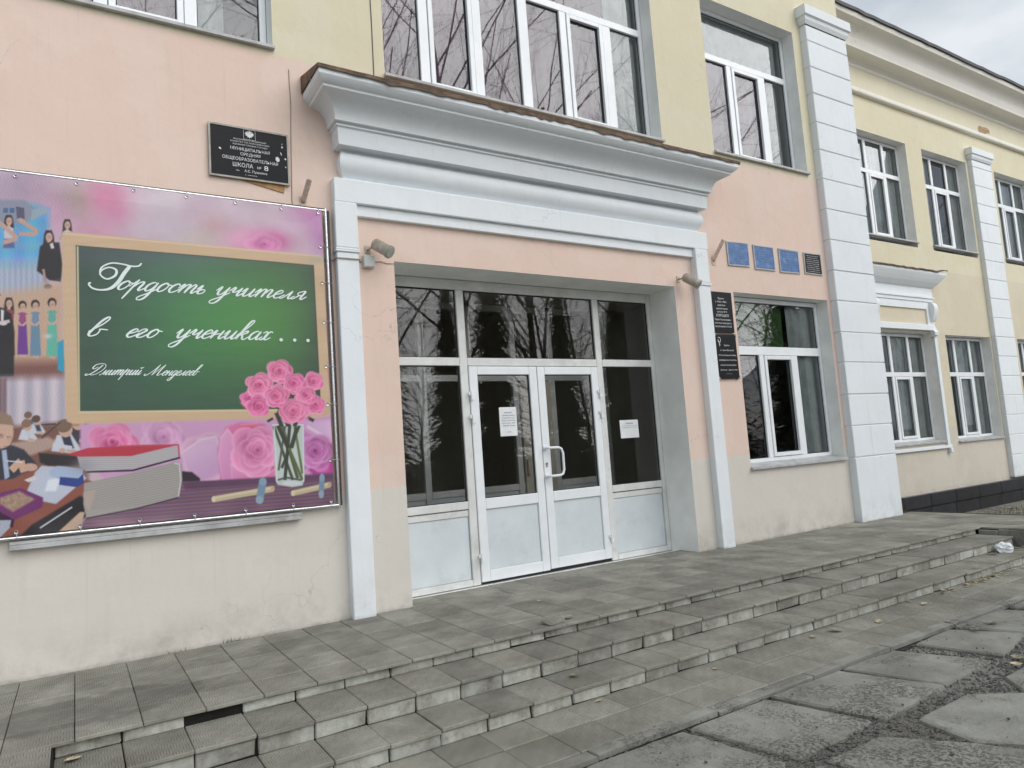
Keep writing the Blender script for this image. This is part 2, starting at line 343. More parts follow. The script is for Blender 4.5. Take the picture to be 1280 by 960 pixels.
# ---------------------------------------------------------------- main block of the school
def wall_with_openings(mb, x0, x1, z0, z1, y, depth, ops, mw=0, mr=1):
    xs = sorted({x0, x1, *[o[0] for o in ops], *[o[1] for o in ops]}); zs = sorted({z0, z1, *[o[2] for o in ops], *[o[3] for o in ops]})
    for i in range(len(xs)-1):
        for j in range(len(zs)-1):
            cx, cz = (xs[i]+xs[i+1])/2, (zs[j]+zs[j+1])/2
            if any(o[0] < cx < o[1] and o[2] < cz < o[3] for o in ops): continue
            a, b, c, d = xs[i], xs[i+1], zs[j], zs[j+1]
            mb.quad((a, y, c), (b, y, c), (b, y, d), (a, y, d), mw)
            mb.quad((b, y+depth, c), (a, y+depth, c), (a, y+depth, d), (b, y+depth, d), 2)
    for a, b, c, d in [o[:4] for o in ops]:
        e = y+depth
        mb.quad((a, y, c), (a, e, c), (a, e, d), (a, y, d), mr); mb.quad((b, y, c), (b, y, d), (b, e, d), (b, e, c), mr)
        mb.quad((a, y, d), (a, e, d), (b, e, d), (b, y, d), mr); mb.quad((a, y, c), (b, y, c), (b, e, c), (a, e, c), mr)
OP = dict(LU=(-.42, 1.44, 4.745, 6.86), MU=(2.44, 5.90, 4.745, 6.86), UR=(6.79, 8.65, 4.77, 6.86), LW=(6.87, 8.76, .86, 3.01),
          FL=(-3.6, -1.74, 4.745, 6.86), door=(2.428, 5.875, -.02, 3.01))
school = thing('school_building', 'two storey school entrance block with pink lower walls, yellow upper walls and white entrance portal', 'building', (4.2, 0, 0))
w = MB(); wall_with_openings(w, -6, 9.81, -.4, 8.8, 0, .5, list(OP.values()))
w.quad((9.81, 0, -.4), (9.81, 8, -.4), (9.81, 8, 8.8), (9.81, 0, 8.8), 0); w.quad((-6, 0, -.4), (-6, 8, -.4), (-6, 8, 8.8), (-6, 0, 8.8), 0)
w.quad((-6, 8, -.4), (9.81, 8, -.4), (9.81, 8, 8.8), (-6, 8, 8.8), 0)
w.build('wall', [M['wall'], M['greyw'], M['inter']], school)
MB().box(-6.15, 9.95, -.15, 8.1, 8.8, 9.0).build('roof', M['roof'], school)
it = MB(); it.box(-5.98, 9.79, .52, 7.9, -.12, -.02, 1); it.box(-5.98, 9.79, .52, 7.9, 3.72, 3.92, 0); it.box(-5.98, 9.79, .52, 7.9, 7.3, 7.4, 0)
for x in (1.9, 6.3): it.box(x, x+.12, .52, 7.8, -.02, 3.72, 0); it.box(x, x+.12, .52, 7.8, 3.92, 7.3, 0)
it.box(-5.9, 9.7, 6.2, 6.3, -.02, 3.72, 0); it.box(-5.9, 9.7, 5.8, 5.9, 3.92, 7.3, 0)
it.build('interior', [M['inter'], M['interf']], school)

def window(parent, x0, x1, z0, z1, y, mull, zt, split_top=False, sash=(1,), mw=.075, tw=.085, fw=.055, glass='glass', curtains=(), sill=True, sy=None, label=None):
    """a plastic window: frame > panes, opening sash, sill and curtains"""
    f = MB(); d = .065; b = .004
    f.cbox(x0, x0+fw, y, y+d, z0, z1, b); f.cbox(x1-fw, x1, y, y+d, z0, z1, b)
    f.cbox(x0+fw, x1-fw, y, y+d, z0, z0+fw, b); f.cbox(x0+fw, x1-fw, y, y+d, z1-fw, z1, b)
    f.cbox(x0+fw, x1-fw, y-.003, y+d, zt-tw/2, zt+tw/2, b)
    ws = mw if isinstance(mw, (list, tuple)) else [mw]*len(mull)
    for mx, mwid in zip(mull, ws):
        f.cbox(mx-mwid/2, mx+mwid/2, y-.002, y+d, z0+fw, zt-tw/2, b)
        if split_top: f.cbox(mx-mwid/2, mx+mwid/2, y-.002, y+d, zt+tw/2, z1-fw, b)
        elif split_top is None and abs(mx-(x0+x1)/2) < .1: f.cbox(mx-mwid/2, mx+mwid/2, y-.002, y+d, zt+tw/2, z1-fw, b)
    win = f.build('window', M['pvc'], parent)
    if label: win['label'] = label
    edges = [x0+fw]+[e for mx, mwid in zip(mull, ws) for e in (mx-mwid/2, mx+mwid/2)]+[x1-fw]
    cols = [(edges[2*i], edges[2*i+1]) for i in range(len(mull)+1)]
    def pane(a, c, e, g_):
        p = MB(); gk = .009; yy = y+.03
        p.quad((a, yy, e), (c, yy, e), (c, yy, g_), (a, yy, g_), 0)
        p.box(a, a+gk, yy-.008, yy-.002, e, g_, 1); p.box(c-gk, c, yy-.008, yy-.002, e, g_, 1)
        p.box(a+gk, c-gk, yy-.008, yy-.002, e, e+gk, 1); p.box(a+gk, c-gk, yy-.008, yy-.002, g_-gk, g_, 1)
        p.build('pane', [M[glass], M['gasket']], win, shade='raw')
    for i, (a, c) in enumerate(cols):
        lo, hi = z0+fw, zt-tw/2
        if i in sash:
            s_ = MB(); sw = .05; g0 = .006
            A, B_, E_, G_ = a+g0, c-g0, lo+g0, hi-g0
            s_.cbox(A, A+sw, y-.012, y+d-.02, E_, G_, .004); s_.cbox(B_-sw, B_, y-.012, y+d-.02, E_, G_, .004)
            s_.cbox(A+sw, B_-sw, y-.012, y+d-.02, E_, E_+sw, .004); s_.cbox(A+sw, B_-sw, y-.012, y+d-.02, G_-sw, G_, .004)
            s_.build('sash', M['pvc'], win); pane(A+sw, B_-sw, E_+sw, G_-sw)
        else: pane(a, c, lo, hi)
    if split_top:
        for a, c in cols: pane(a, c, zt+tw/2, z1-fw)
    elif split_top is None:
        m_ = [q for q in mull if abs(q-(x0+x1)/2) < .1][0]; k = ws[list(mull).index(m_)]/2
        pane(x0+fw, m_-k, zt+tw/2, z1-fw); pane(m_+k, x1-fw, zt+tw/2, z1-fw)
    else: pane(x0+fw, x1-fw, zt+tw/2, z1-fw)
    if sill:
        yf = (sy if sy is not None else y-.17); s_ = MB()
        s_.add([(x0-.015, yf-.045, z0-.035), (x1+.015, yf-.045, z0-.035), (x1-.004, y-.001, z0+.012), (x0+.004, y-.001, z0+.012),
                (x0-.015, yf-.045, z0-.06), (x1+.015, yf-.045, z0-.06), (x1+.015, yf-.002, z0-.06), (x0-.015, yf-.002, z0-.06)],
               [(0, 1, 2, 3), (4, 5, 1, 0), (4, 7, 6, 5), (0, 3, 7, 4), (1, 5, 6, 2)])
        s_.build('sill', M['sillm'], win)
    for (a, c, e, g_, mat, amp) in curtains:
        cu = MB(); n = max(8, int((c-a)/.02)); ph = random.random()*6
        xs = [a+(c-a)*i/n for i in range(n+1)]
        ys = [y+.105+amp*math.sin(x*34+ph+1.4*math.sin(x*7))+amp*.5*math.sin(x*81+ph) for x in xs]
        zb = [e+.02*math.sin(x*9) for x in xs]
        cu.add([(x, q, zz) for x, q, zz in zip(xs, ys, zb)]+[(x, q, g_) for x, q in zip(xs, ys)], [(i, i+1, n+2+i, n+1+i) for i in range(n)])
        cu.build('curtain', M[mat], win, smooth=60)
    return win
Z0, Z1 = 4.80, 6.86
CP = lambda a, c: (a+.02, c-.02, Z0+.02, Z1-.6, 'curt_p', .018)
window(school, -.415, 1.435, Z0, Z1, .17, (.195, .835), 6.195, curtains=[(-.40, .12, Z0, Z1, 'curt_p', .02), (.22, .8, Z0, Z1, 'curt_p', .02), (.86, 1.10, Z0, Z1, 'curt_g', .02)], sy=0, mw=.095)
window(school, 2.445, 5.895, Z0, Z1, .17, (2.945, 3.56, 4.145, 4.69, 5.325), 6.175, split_top=None, sash=(1, 4), mw=(.10, .10, .12, .09, .12),
       curtains=[(2.46, 5.38, Z0, Z1, 'curt_p', .022), (5.38, 5.84, Z0, Z1, 'curt_g', .014)], sy=0)
window(school, 6.795, 8.645, Z0+.03, Z1, .17, (7.425, 8.10), 6.195, mw=(.09, .10), curtains=[(6.83, 8.05, Z0, 6.2, 'curt_p', .016), (8.07, 8.55, Z0, 6.2, 'curt_g', .014), (6.83, 8.55, 6.2, 6.84, 'curt_g', .006)], sy=0)  # last grey sheet is added to lighten the transom like reflected sky
window(school, -3.595, -1.745, Z0, Z1, .17, (-2.98, -2.36), 6.195, curtains=[(-3.5, -2.4, Z0, Z1, 'curt_p', .02)], sy=0)
lw = window(school, 6.875, 8.755, .895, 3.0, .17, (7.485, 8.165), 2.315, mw=(.085, .09), tw=.11, sy=0, glass='glass', curtains=[(8.20, 8.70, .92, 2.95, 'curt_g', .012)],
            label='lower window with a torn green cloth behind its top pane')
q = MB(); rr = [(6.93, 2.62), (7.1, 2.60), (7.25, 2.52), (7.42, 2.44), (7.55, 2.42), (7.62, 2.38), (8.10, 2.37), (8.14, 2.36)]
q.add([(x, .30+.01*math.sin(i*2), z) for i, (x, z) in enumerate(rr)]+[(x, .30, 2.97) for x, z in rr], [(i, i+1, 9+i, 8+i) for i in range(7)])
q.build('curtain', M['curt_green'], lw)

# quoin pilaster at the right corner of the block
def quoin(parent, x0, x1, yf, joints, zb, cap, yback):
    p = MB(); p.box(x0+.012, x1-.012, yf+.018, yback, zb, cap)
    pil = p.build('pilaster', M['greyw'], parent)
    zs = [zb]+joints+[cap-.01]
    for i in range(len(zs)-1):
        a = zs[i]+(0 if i == 0 else .006); b_ = zs[i+1]-.006
        k = MB(); k.cbox(x0+random.uniform(-.002, .002), x1+random.uniform(-.002, .002), yf+random.uniform(-.002, .002), yback-.003, a, b_, .007); k.build('block', M['white'], pil)
    c = MB(); h = .25
    prof = [(yf, cap, 0), (yf-.028, cap+.05, .028), (yf-.034, cap+.10, .034), (yf-.06, cap+.115, .06), (yf-.06, cap+h, .06), (yback, cap+h+.01, .06)]
    c.prism_x(prof, x0, x1)
    for xe, s_ in ((x0, -1), (x1, 1)):
        for i in range(4):
            a, b_ = prof[i], prof[i+1]
            c.quad((xe+s_*a[2], a[0], a[1]), (xe+s_*b_[2], b_[0], b_[1]), (xe+s_*b_[2], yback, b_[1]), (xe+s_*a[2], yback, a[1]))
    c.build('capital', M['white'], pil)
JT = [.853, 1.276, 1.702, 2.142, 2.557, 2.993, 3.415, 3.848, 4.285, 4.717, 5.138, 5.541, 5.964, 6.355, 6.748]
quoin(school, 8.835, 9.80, -.10, JT, -.02, 6.995, .02)

# entrance portal: two pilasters, beam, cornice
def portal_pilaster(x0, x1, lab):
    p = MB(); p.cbox(x0, x1, -.082, .01, -.02, 3.03, .006); p.cbox(x0-.004, x1+.004, -.086, .01, 3.07, 3.47, .006)
    for z in (3.03, 3.046): p.cbox(x0-.012, x1+.012, -.094, .01, z, z+.016, .004)
    p.box(x0+.004, x1-.004, -.078, .01, 3.062, 3.07)
    o = p.build('portal_pilaster', M['white'], school); o['label'] = lab
portal_pilaster(1.885, 2.075, 'white portal pilaster beside the pink banner')
portal_pilaster(6.185, 6.385, 'white portal pilaster beside the black plaques')
pb = MB(); pb.cbox(1.885, 6.41, -.082, .01, 3.471, 3.68, .006); pb.cbox(2.079, 6.181, -.045, .01, 3.372, 3.469, .004); pb.build('portal_beam', M['white'], school)
def ends(mb, prof, x0, x1, yb):
    for xe, s_ in ((x0, -1), (x1, 1)):
        for i in range(len(prof)-1):
            a, b_ = prof[i], prof[i+1]
            mb.quad((xe+s_*a[2], a[0], a[1]), (xe+s_*b_[2], b_[0], b_[1]), (xe+s_*b_[2], yb, b_[1]), (xe+s_*a[2], yb, a[1]))
def arc(p, q, n, bulge):
    out = []
    for i in range(n+1):
        t = i/n; y = p[0]+(q[0]-p[0])*t; z = p[1]+(q[1]-p[1])*t; e = p[2]+(q[2]-p[2])*t
        k = math.sin(math.pi*t)*bulge; out.append((y-k, z-k*.1, e+k*.8))
    return out
prof = [(-.03, 3.68, -.10), (-.03, 3.705, -.10)]+arc((-.035, 3.71, -.098), (-.085, 3.905, -.075), 9, .035)+[(-.05, 3.915, -.085), (-.05, 3.945, -.085),
        (-.155, 3.947, -.035), (-.165, 4.092, -.027), (-.185, 4.100, -.01), (-.185, 4.112, -.01), (-.172, 4.115, -.02), (-.172, 4.126, -.02), (-.215, 4.130, .008)]
n = 9
for i in range(n+1):
    t = i/n; y = -.215-.165*(1-math.cos(t*math.pi/2))**1.0; z = 4.130+.168*math.sin(t*math.pi/2)**1.0
    prof.append((y, z, .008+(-y-.215)*.82))
prof += [(-.40, 4.302, .157), (-.40, 4.322, .157), (-.425, 4.33, .175), (-.455, 4.352, .198), (-.468, 4.370, .208), (-.470, 4.412, .21)]
c = MB(); c.prism_x(prof, 1.885, 6.41); ends(c, prof, 1.885, 6.41, .005)
c.build('portal_cornice', M['white'], school, smooth=28)
fl = MB(); nx = 90; vv = []
for i in range(nx+1):
    x = 1.665+(6.635-1.665)*i/nx; j = random.uniform(-.006, .006)+.008*math.sin(x*2.1)
    vv += [(x, -.485+j*.6, 4.405+j*.7+(random.uniform(-.02, 0) if random.random() < .25 else 0)), (x, -.488+j*.5, 4.435+j*.5), (x, -.25, 4.475+j*.3), (x, -.002, 4.56)]
fl.add(vv, [(i*4+k, (i+1)*4+k, (i+1)*4+k+1, i*4+k+1) for i in range(nx) for k in range(3)])
fl.quad((1.665, -.485, 4.405), (1.665, -.488, 4.435), (1.663, -.002, 4.56), (1.663, -.002, 4.405)); fl.quad((6.635, -.485, 4.405), (6.635, -.488, 4.435), (6.637, -.002, 4.56), (6.637, -.002, 4.405))
fl.build('flashing', M['flash'], school)

# glazed entrance screen and its two door leaves
Y = .42; e = MB(); D = .07
def bar(mb, x0, x1, z0, z1, y=Y, d=D, b=.004): mb.cbox(x0, x1, y, y+d, z0, z1, b)
bar(e, 2.432, 2.485, -.01, 3.005); bar(e, 5.815, 5.872, -.01, 3.005); bar(e, 2.487, 5.813, 2.905, 3.005)
bar(e, 3.25, 3.335, -.01, 2.903); bar(e, 4.985, 5.065, -.01, 2.903)
for a, b_ in ((2.487, 3.248), (3.337, 4.983), (5.067, 5.813)): bar(e, a, b_, 2.135, 2.215)
for a, b_ in ((2.487, 3.248), (5.067, 5.813)): bar(e, a, b_, .725, .80); bar(e, a, b_, -.01, .05); bar(e, a, b_, .655, .715, Y+.012)
screen = e.build('entrance_screen', M['pvcold'], school)
def glass_pane(parent, a, c_, e_, g_, y=Y+.03, mat='glassd'):
    p = MB(); gk = .008
    p.quad((a, y, e_), (c_, y, e_), (c_, y, g_), (a, y, g_), 0)
    p.box(a, a+gk, y-.01, y-.002, e_, g_, 1); p.box(c_-gk, c_, y-.01, y-.002, e_, g_, 1); p.box(a+gk, c_-gk, y-.01, y-.002, e_, e_+gk, 1); p.box(a+gk, c_-gk, y-.01, y-.002, g_-gk, g_, 1)
    return p.build('pane', [M[mat], M['gasket']], parent, shade='raw')
for a, b_ in ((2.487, 3.248), (3.337, 4.983), (5.067, 5.813)): glass_pane(screen, a, b_, 2.215, 2.903)
glass_pane(screen, 2.487, 3.248, .80, 2.135); glass_pane(screen, 5.067, 5.813, .80, 2.135)
for a, b_ in ((2.490, 3.245), (5.070, 5.810)): MB().cbox(a, b_, Y+.022, Y+.045, .052, .653, .003).build('infill_panel', M['infill'], screen)
def leaf_door(x0, x1, z0, z1, hinge_x, lab):
    d = MB(); y = Y-.012; st = .095; dd = .06
    d.cbox(x0, x0+st, y, y+dd, z0, z1, .005); d.cbox(x1-st, x1, y, y+dd, z0, z1, .005)
    for a, b_ in ((z0, z0+.105), (.705, .81), (z1-.085, z1)): d.cbox(x0+st, x1-st, y, y+dd, a, b_, .005)
    dr = d.build('door', M['pvc'], school); dr['label'] = lab
    glass_pane(dr, x0+st, x1-st, .81, z1-.085, y+.028)
    MB().cbox(x0+st+.002, x1-st-.002, y+.018, y+.04, z0+.107, .703, .002).build('infill_panel', M['infill'], dr)
    for z in (1.83, 1.60, .24):
        h = MB(); h.tube([(hinge_x, y-.016, z-.045), (hinge_x, y-.016, z+.045)], .011, 10)
        h.cbox(hinge_x-.03, hinge_x-.002, y-.014, y-.001, z+.004, z+.04, .002); h.cbox(hinge_x+.002, hinge_x+.03, y-.014, y-.001, z-.04, z-.004, .002); h.build('hinge', M['pvc'], dr, smooth=40)
    return dr
dl = leaf_door(3.340, 4.152, .012, 2.128, 3.345, 'left hand leaf with a paper notice behind it')
dr = leaf_door(4.160, 4.978, .022, 2.128, 4.975, 'leaf with the bent white handle')
h = MB(); y = Y-.014
pts = [(4.185, y, 1.265), (4.185, y-.05, 1.265)]+[(4.20, y-.06, 1.265), (4.31, y-.07, 1.262), (4.345, y-.07, 1.245), (4.362, y-.07, 1.20), (4.362, y-.07, 1.03), (4.345, y-.07, .985), (4.31, y-.07, .972), (4.20, y-.06, .970)]+[(4.185, y-.05, .97), (4.185, y, .97)]
h.tube(pts, .014, 10)
for z in (1.265, .97): h.tube([(4.185, y-.002, z), (4.185, y-.014, z)], .024, 14)
h.build('handle', M['pvc'], dr, smooth=50)
k = MB(); k.tube([(4.195, y+.001, 1.10), (4.195, y-.008, 1.10)], .014, 12); k.tube([(4.195, y+.001, 1.075), (4.195, y-.008, 1.075)], .009, 12); k.build('lock', M['alu'], dr, smooth=40)
gp = MB(); gp.box(3.337, 4.983, Y+.02, Y+.06, -.01, .011); gp.box(4.153, 4.159, Y+.02, Y+.05, .0, 2.13); gp.build('door_gap', M['gasket'], school)
# second, inner screen of the porch seen through the glass
v = MB(); yi = 1.45
for x in (1.98, 2.75, 3.28, 3.88, 4.5, 5.05, 5.9): v.cbox(x, x+.075, yi, yi+.06, -.02, 3.0, .004)
for z in (.0, .79, 2.1, 2.95):
    for a, b_ in ((2.057, 2.748), (2.827, 3.278), (3.357, 3.878), (3.957, 4.498), (4.577, 5.048), (5.127, 5.898)): v.cbox(a, b_, yi, yi+.06, z, z+.075, .004)
isr = v.build('inner_screen', M['pvcold'], school)
for a, b_ in ((2.057, 2.748), (2.827, 3.278), (3.357, 3.878), (3.957, 4.498), (4.577, 5.048), (5.127, 5.898)):
    MB().cbox(a+.002, b_-.002, yi+.02, yi+.04, .077, .788, .002).build('infill_panel', M['infill'], isr)
ld = MB(); ld.cbox(4.585, 5.04, yi-.03, yi+.015, .02, 2.09, .006); ld.cbox(4.60, 4.63, yi-.07, yi-.032, .95, 1.15, .006); ld.build('inner_door', plain('beige_door', srgb(206, 200, 184), .5, .06, 3, 0), isr)
cl = MB(); cl.box(2.03, 6.28, .52, 1.44, 3.03, 3.1); cl.build('porch_ceiling', M['inter'], school)

# ---------------------------------------------------------------- yellow side wing, set back
W = 1.5
wing = thing('school_wing', 'yellow plastered two storey wing set back behind the white quoin pilaster', 'building', (16, W, 0))
WU = [(12.45, 14.265, 4.72, 6.875), (14.86, 16.67, 4.72, 6.875), (17.95, 19.76, 4.72, 6.875)]
WL = [(12.47, 14.345, .86, 3.0), (14.86, 16.70, .83, 2.98), (17.95, 19.79, .83, 2.98)]
w = MB(); wall_with_openings(w, 9.815, 24, -.10, 8.2, W, .45, WU+WL)
w.quad((24, W, -.5), (24, 9, -.5), (24, 9, 8.2), (24, W, 8.2), 0); w.quad((9.815, 9, -.5), (24, 9, -.5), (24, 9, 8.2), (9.815, 9, 8.2), 0)
w.build('wall', [M['wingwall'], M['greyw'], M['inter']], wing)
it = MB(); it.box(9.83, 23.95, W+.47, 8.9, -.12, -.02, 1); it.box(9.83, 23.95, W+.47, 8.9, 3.7, 3.9, 0); it.box(9.83, 23.95, W+.47, 8.9, 7.4, 7.5, 0); it.box(9.83, 23.95, 6.0, 6.1, -.02, 7.4, 0)
it.box(17.2, 17.3, W+.47, 6, -.02, 7.4, 0); it.build('interior', [M['inter'], M['interf']], wing)
for k_, (a, b_, c_, d_) in enumerate(WU):
    t = (b_-a)/3; cu = [(a+.05, b_-.06, c_+.1, d_-.05, 'curt_g', .02)] if k_ != 1 else [(b_-t*.6, b_-.06, c_+.1, d_-.05, 'curt_g', .02), (a+.05, a+t, c_+.1, d_-.05, 'curt_g', .02)]  # grey net spread past the right panes, added to imitate reflected sky
    window(wing, a+.005, b_-.005, c_+.14, d_-.01, W+.17, (a+t+.03, a+2*t+.04), 6.19, split_top=True, mw=.08, sy=W, curtains=cu)
for k_, (a, b_, c_, d_) in enumerate(WL):
    t = (b_-a)/3
    window(wing, a+.005, b_-.005, c_+.05, d_-.01, W+.17, (a+t+.03, a+2*t+.04), 2.20, split_top=True, mw=.08, sy=W, curtains=[(a+.04, b_-.06, c_+.1, d_-.05, 'curt_g', .012)])  # full-width net added to brighten dark panes in place of sky reflection
quoin(wing, 16.77, 17.64, W-.09, [.03+.4215*i for i in range(1, 17)], -.02, 6.94, W+.02)
quoin(wing, 20.4, 21.27, W-.09, [.03+.4215*i for i in range(1, 17)], -.02, 6.94, W+.02)
# main cornice of the wing
prof = [(W-.045, 7.60, 0), (W-.055, 7.61, 0), (W-.055, 7.66, 0), (W-.045, 7.68, 0), (W-.045, 8.08, 0), (W-.07, 8.10, 0), (W-.07, 8.15, 0), (W-.10, 8.17, 0), (W-.12, 8.20, 0), (W-.16, 8.215, 0), (W-.34, 8.225, 0), (W-.35, 8.30, 0)]
for i in range(8):
    t = i/7; prof.append((W-.36-.22*(1-math.cos(t*math.pi/2)), 8.32+.24*math.sin(t*math.pi/2), 0))
prof += [(W-.60, 8.57, 0), (W-.62, 8.63, 0), (W-.62, 8.66, 0)]
prof2 = prof[4:]
c = MB(); c.prism_x(prof2, 9.815, 24); c.build('cornice', M['cream'], wing, smooth=28)
fr = MB(); fr.prism_x([(W-.002, 7.595, 0), (W-.05, 7.60, 0), (W-.062, 7.61, 0), (W-.062, 7.645, 0), (W-.045, 7.66, 0), (W-.045, 8.085, 0)], 9.815, 24); fr.build('frieze_band', M['wingwall'], wing); fb = MB(); fb.prism_x([(W-.046, 7.575, 0), (W-.075, 7.58, 0), (W-.085, 7.60, 0), (W-.085, 7.66, 0), (W-.07, 7.675, 0), (W-.044, 7.69, 0)], 9.815, 24); fb.prism_x([(W-.001, 7.574, 0), (W-.046, 7.575, 0)], 9.815, 24); fb.build('string_course', M['cream'], wing)
rf = MB(); nx = 60; vv = []
for i in range(nx+1):
    x = 9.82+14.3*i/nx; j = random.uniform(-.012, .012)
    vv += [(x, W-.655, 8.645+j), (x, W-.665, 8.70+j*.7), (x, W-.3, 8.78), (x, W+8, 10.6)]
rf.add(vv, [(i*4+q_, (i+1)*4+q_, (i+1)*4+q_+1, i*4+q_+1) for i in range(nx) for q_ in range(3)]); rf.build('roof', M['roof'], wing)
# window surround with pediment on the first lower window
xs0, xs1 = 12.25, 14.46
s_ = MB()
P = [(W-.05, 3.70, 0), (W-.05, 3.885, 0), (W-.09, 3.90, .02), (W-.12, 3.93, .05), (W-.16, 3.97, .09), (W-.20, 4.03, .15), (W-.235, 4.09, .22), (W-.25, 4.12, .24), (W-.25, 4.165, .24)]
s_.prism_x(P, xs0, xs1); ends(s_, P, xs0, xs1, W)
P = [(W-.002, 3.60, 0), (W-.065, 3.605, 0), (W-.065, 3.665, 0), (W-.085, 3.67, .02), (W-.085, 3.70, .02), (W-.05, 3.701, 0)]
s_.prism_x(P, xs0+.03, xs1-.03); ends(s_, P, xs0+.03, xs1-.03, W)
s_.box(xs0+.18, xs1-.18, W-.05, W, 3.46, 3.60); s_.box(xs0+.18, xs0+.28, W-.05, W, 3.15, 3.458); s_.box(xs1-.28, xs1-.18, W-.05, W, 3.15, 3.458)
s_.cbox(xs0+.15, xs1-.15, W-.07, W, 3.035, 3.148, .005)
s_.box(14.35, 14.45, W-.045, W, .80, 3.032); s_.box(12.36, 12.465, W-.045, W, .80, 3.032)
s_.cbox(12.3, 14.5, W-.05, W, .735, .795, .005)
sur = s_.build('window_surround', M['white'], wing)
for x in (xs0+.02, xs1-.18):
    k = MB(); pf = []
    for i in range(15):
        a = -math.pi/2+math.pi*i/14; pf.append((W-.06-.085*math.cos(a)-.02*math.sin(2*a), 3.40+.19*math.sin(a)))
    pf = [(W-.03, 2.92), (W-.10, 2.94), (W-.11, 3.00), (W-.07, 3.06), (W-.05, 3.14)]+pf+[(W-.03, 3.60)]
    nn = len(pf); k.add([(x, a, b_) for a, b_ in pf]+[(x+.14, a, b_) for a, b_ in pf], [(i, i+1, nn+i+1, nn+i) for i in range(nn-1)])
    for xx in (x, x+.14):
        for i in range(nn-1): k.quad((xx, pf[i][0], pf[i][1]), (xx, pf[i+1][0], pf[i+1][1]), (xx, W, pf[i+1][1]), (xx, W, pf[i][1]))
    k.build('console', M['white'], sur, smooth=40)
for x in (12.33, 14.40):
    MB().cbox(x, x+.08, W-.07, W, .64, .733, .012).build('bracket', M['white'], sur)
MB().box(xs0+.281, xs1-.281, W-.02, W-.004, 3.149, 3.459).build('frieze_panel', M['panelyel'], sur)
f2 = MB(); nx = 24; vv = []
for i in range(nx+1):
    x = 12.0+2.72*i/nx; j = random.uniform(-.008, .008)+(.03 if i > 21 else 0)
    vv += [(x, W-.275, 4.16+j), (x, W-.275, 4.185+j), (x, W-.002, 4.24)]
f2.add(vv, [(i*3+q_, (i+1)*3+q_, (i+1)*3+q_+1, i*3+q_+1) for i in range(nx) for q_ in range(2)]); f2.build('flashing', M['flash'], sur)
# patch where the paint has come off
pp = MB(); pp.add([(16.15+dx, W-.066, 7.75+dz) for dx, dz in ((0, 0), (.12, -.02), (.3, .0), (.42, .05), (.5, .03), (.52, .14), (.38, .17), (.2, .15), (.05, .16), (-.04, .08))], [tuple(range(10))])
pp.v = [(x+1.25, W-.0475, z-.05) for x, y, z in pp.v]; pp.build('bare_plaster_patch', plain('bare_plaster', srgb(190, 160, 128), .9, .3, 20, .4, 50), wing)
# black plinth of glazed blocks
pl = MB(); pl.box(9.82, 24, W-.05, W+.3, -.6, -.13); plinth = pl.build('plinth', M['joint'], wing)
for i in range(16):
    x = 9.83+.9*i
    MB().cbox(x, x+.893, W-.085-random.uniform(0, .006), W+.1, -.285, -.055, .008).build('block', M['plinth'], plinth)
    MB().cbox(x-.0, x+.893, W-.062-random.uniform(0, .006), W+.1, -.56, -.293, .006).build('block', M['plinth'], plinth)
# ---------------------------------------------------------------- porch platform and steps
def tile_meshes(sx, sy, sz, mat, nvar=6, name='paving_tile', jit=.0007, chip=.3):
    out = []
    for i in range(nvar):
        m = MB(); m.cbox(-sx/2, sx/2, -sy/2, sy/2, -sz, 0, .0035)
        vs_ = [Vector(v) for v in m.v]
        cor = random.choice([(-1, -1), (1, -1), (-1, 1), (1, 1)]) if random.random() < chip*.0 else None
        for v in vs_:
            v.z += random.uniform(-jit, jit)*.6; v.x += random.uniform(-jit, jit); v.y += random.uniform(-jit, jit)
            if cor and v.x*cor[0] > sx/2-.006 and v.y*cor[1] > sy/2-.006 and v.z > -sz*.5: v.z -= sz*.4; v.x -= cor[0]*.012; v.y -= cor[1]*.012
        m.v = [tuple(v) for v in vs_]; out.append(mesh_of(m, name, mat))
    return out
Z1_, Z2_, Z3_ = -.081, -.189, -.282
Y1, Y2, Y3, Y4 = -1.45, -1.82, -2.14, -2.70
TH = .021
p = MB(); p.box(-1.6, 9.9, Y1+.035, -.0005, -.4, -TH-.002); p.box(2.43, 5.87, .0, .42, -.4, -TH-.002); p.box(9.9, 10.45, Y1-.75, 1.40, -.7, -TH-.003)
p.box(-1.6, -.10, Y1-.75, Y1+.034, -.4, -TH-.002); p.box(8.97, 9.899, Y1-.75, Y1+.034, -.4, -TH-.002)
platform = tag(p.build('platform', M['joint']), kind='structure')
T30 = tile_meshes(.2952, .2862, TH, M['paver']); TE = tile_meshes(.2952, .30, TH, M['paver'])
rows = [(-.148, T30), (-.436, T30), (-.724, T30), (-1.012, T30), (-1.308, TE)]
for i in range(40):
    x = -1.36+.2995*i
    if x > 10.3: break
    for j, (y, tm) in enumerate(rows):
        edge = j == 4
        dz = random.uniform(-.0015, .0015); rx = random.uniform(-.002, .002)
        piece('paving_tile', random.choice(tm), (x+random.uniform(-.001, .001), y+random.uniform(-.0015, .0015)-(random.uniform(0, .006) if edge and -.1 < x < 8.9 else 0), dz), platform, (rx, random.uniform(-.003, .003), random.uniform(-.002, .002)))
for x in (-1.36, -1.06, -.76, -.46, -.262):
    for j in range(3):
        if x == -.46: continue
        sx = 1 if x != -.262 else 1.0
        piece('paving_tile', random.choice(T30), (x if x != -.262 else -.255, Y1-.16-.29*j, random.uniform(.004, .010)), platform, (0, 0, random.uniform(-.004, .004)))
piece('paving_tile', random.choice(T30), (-.556, Y1-.16, .003), platform); piece('paving_tile', random.choice(T30), (-.556, Y1-.45, .003), platform)
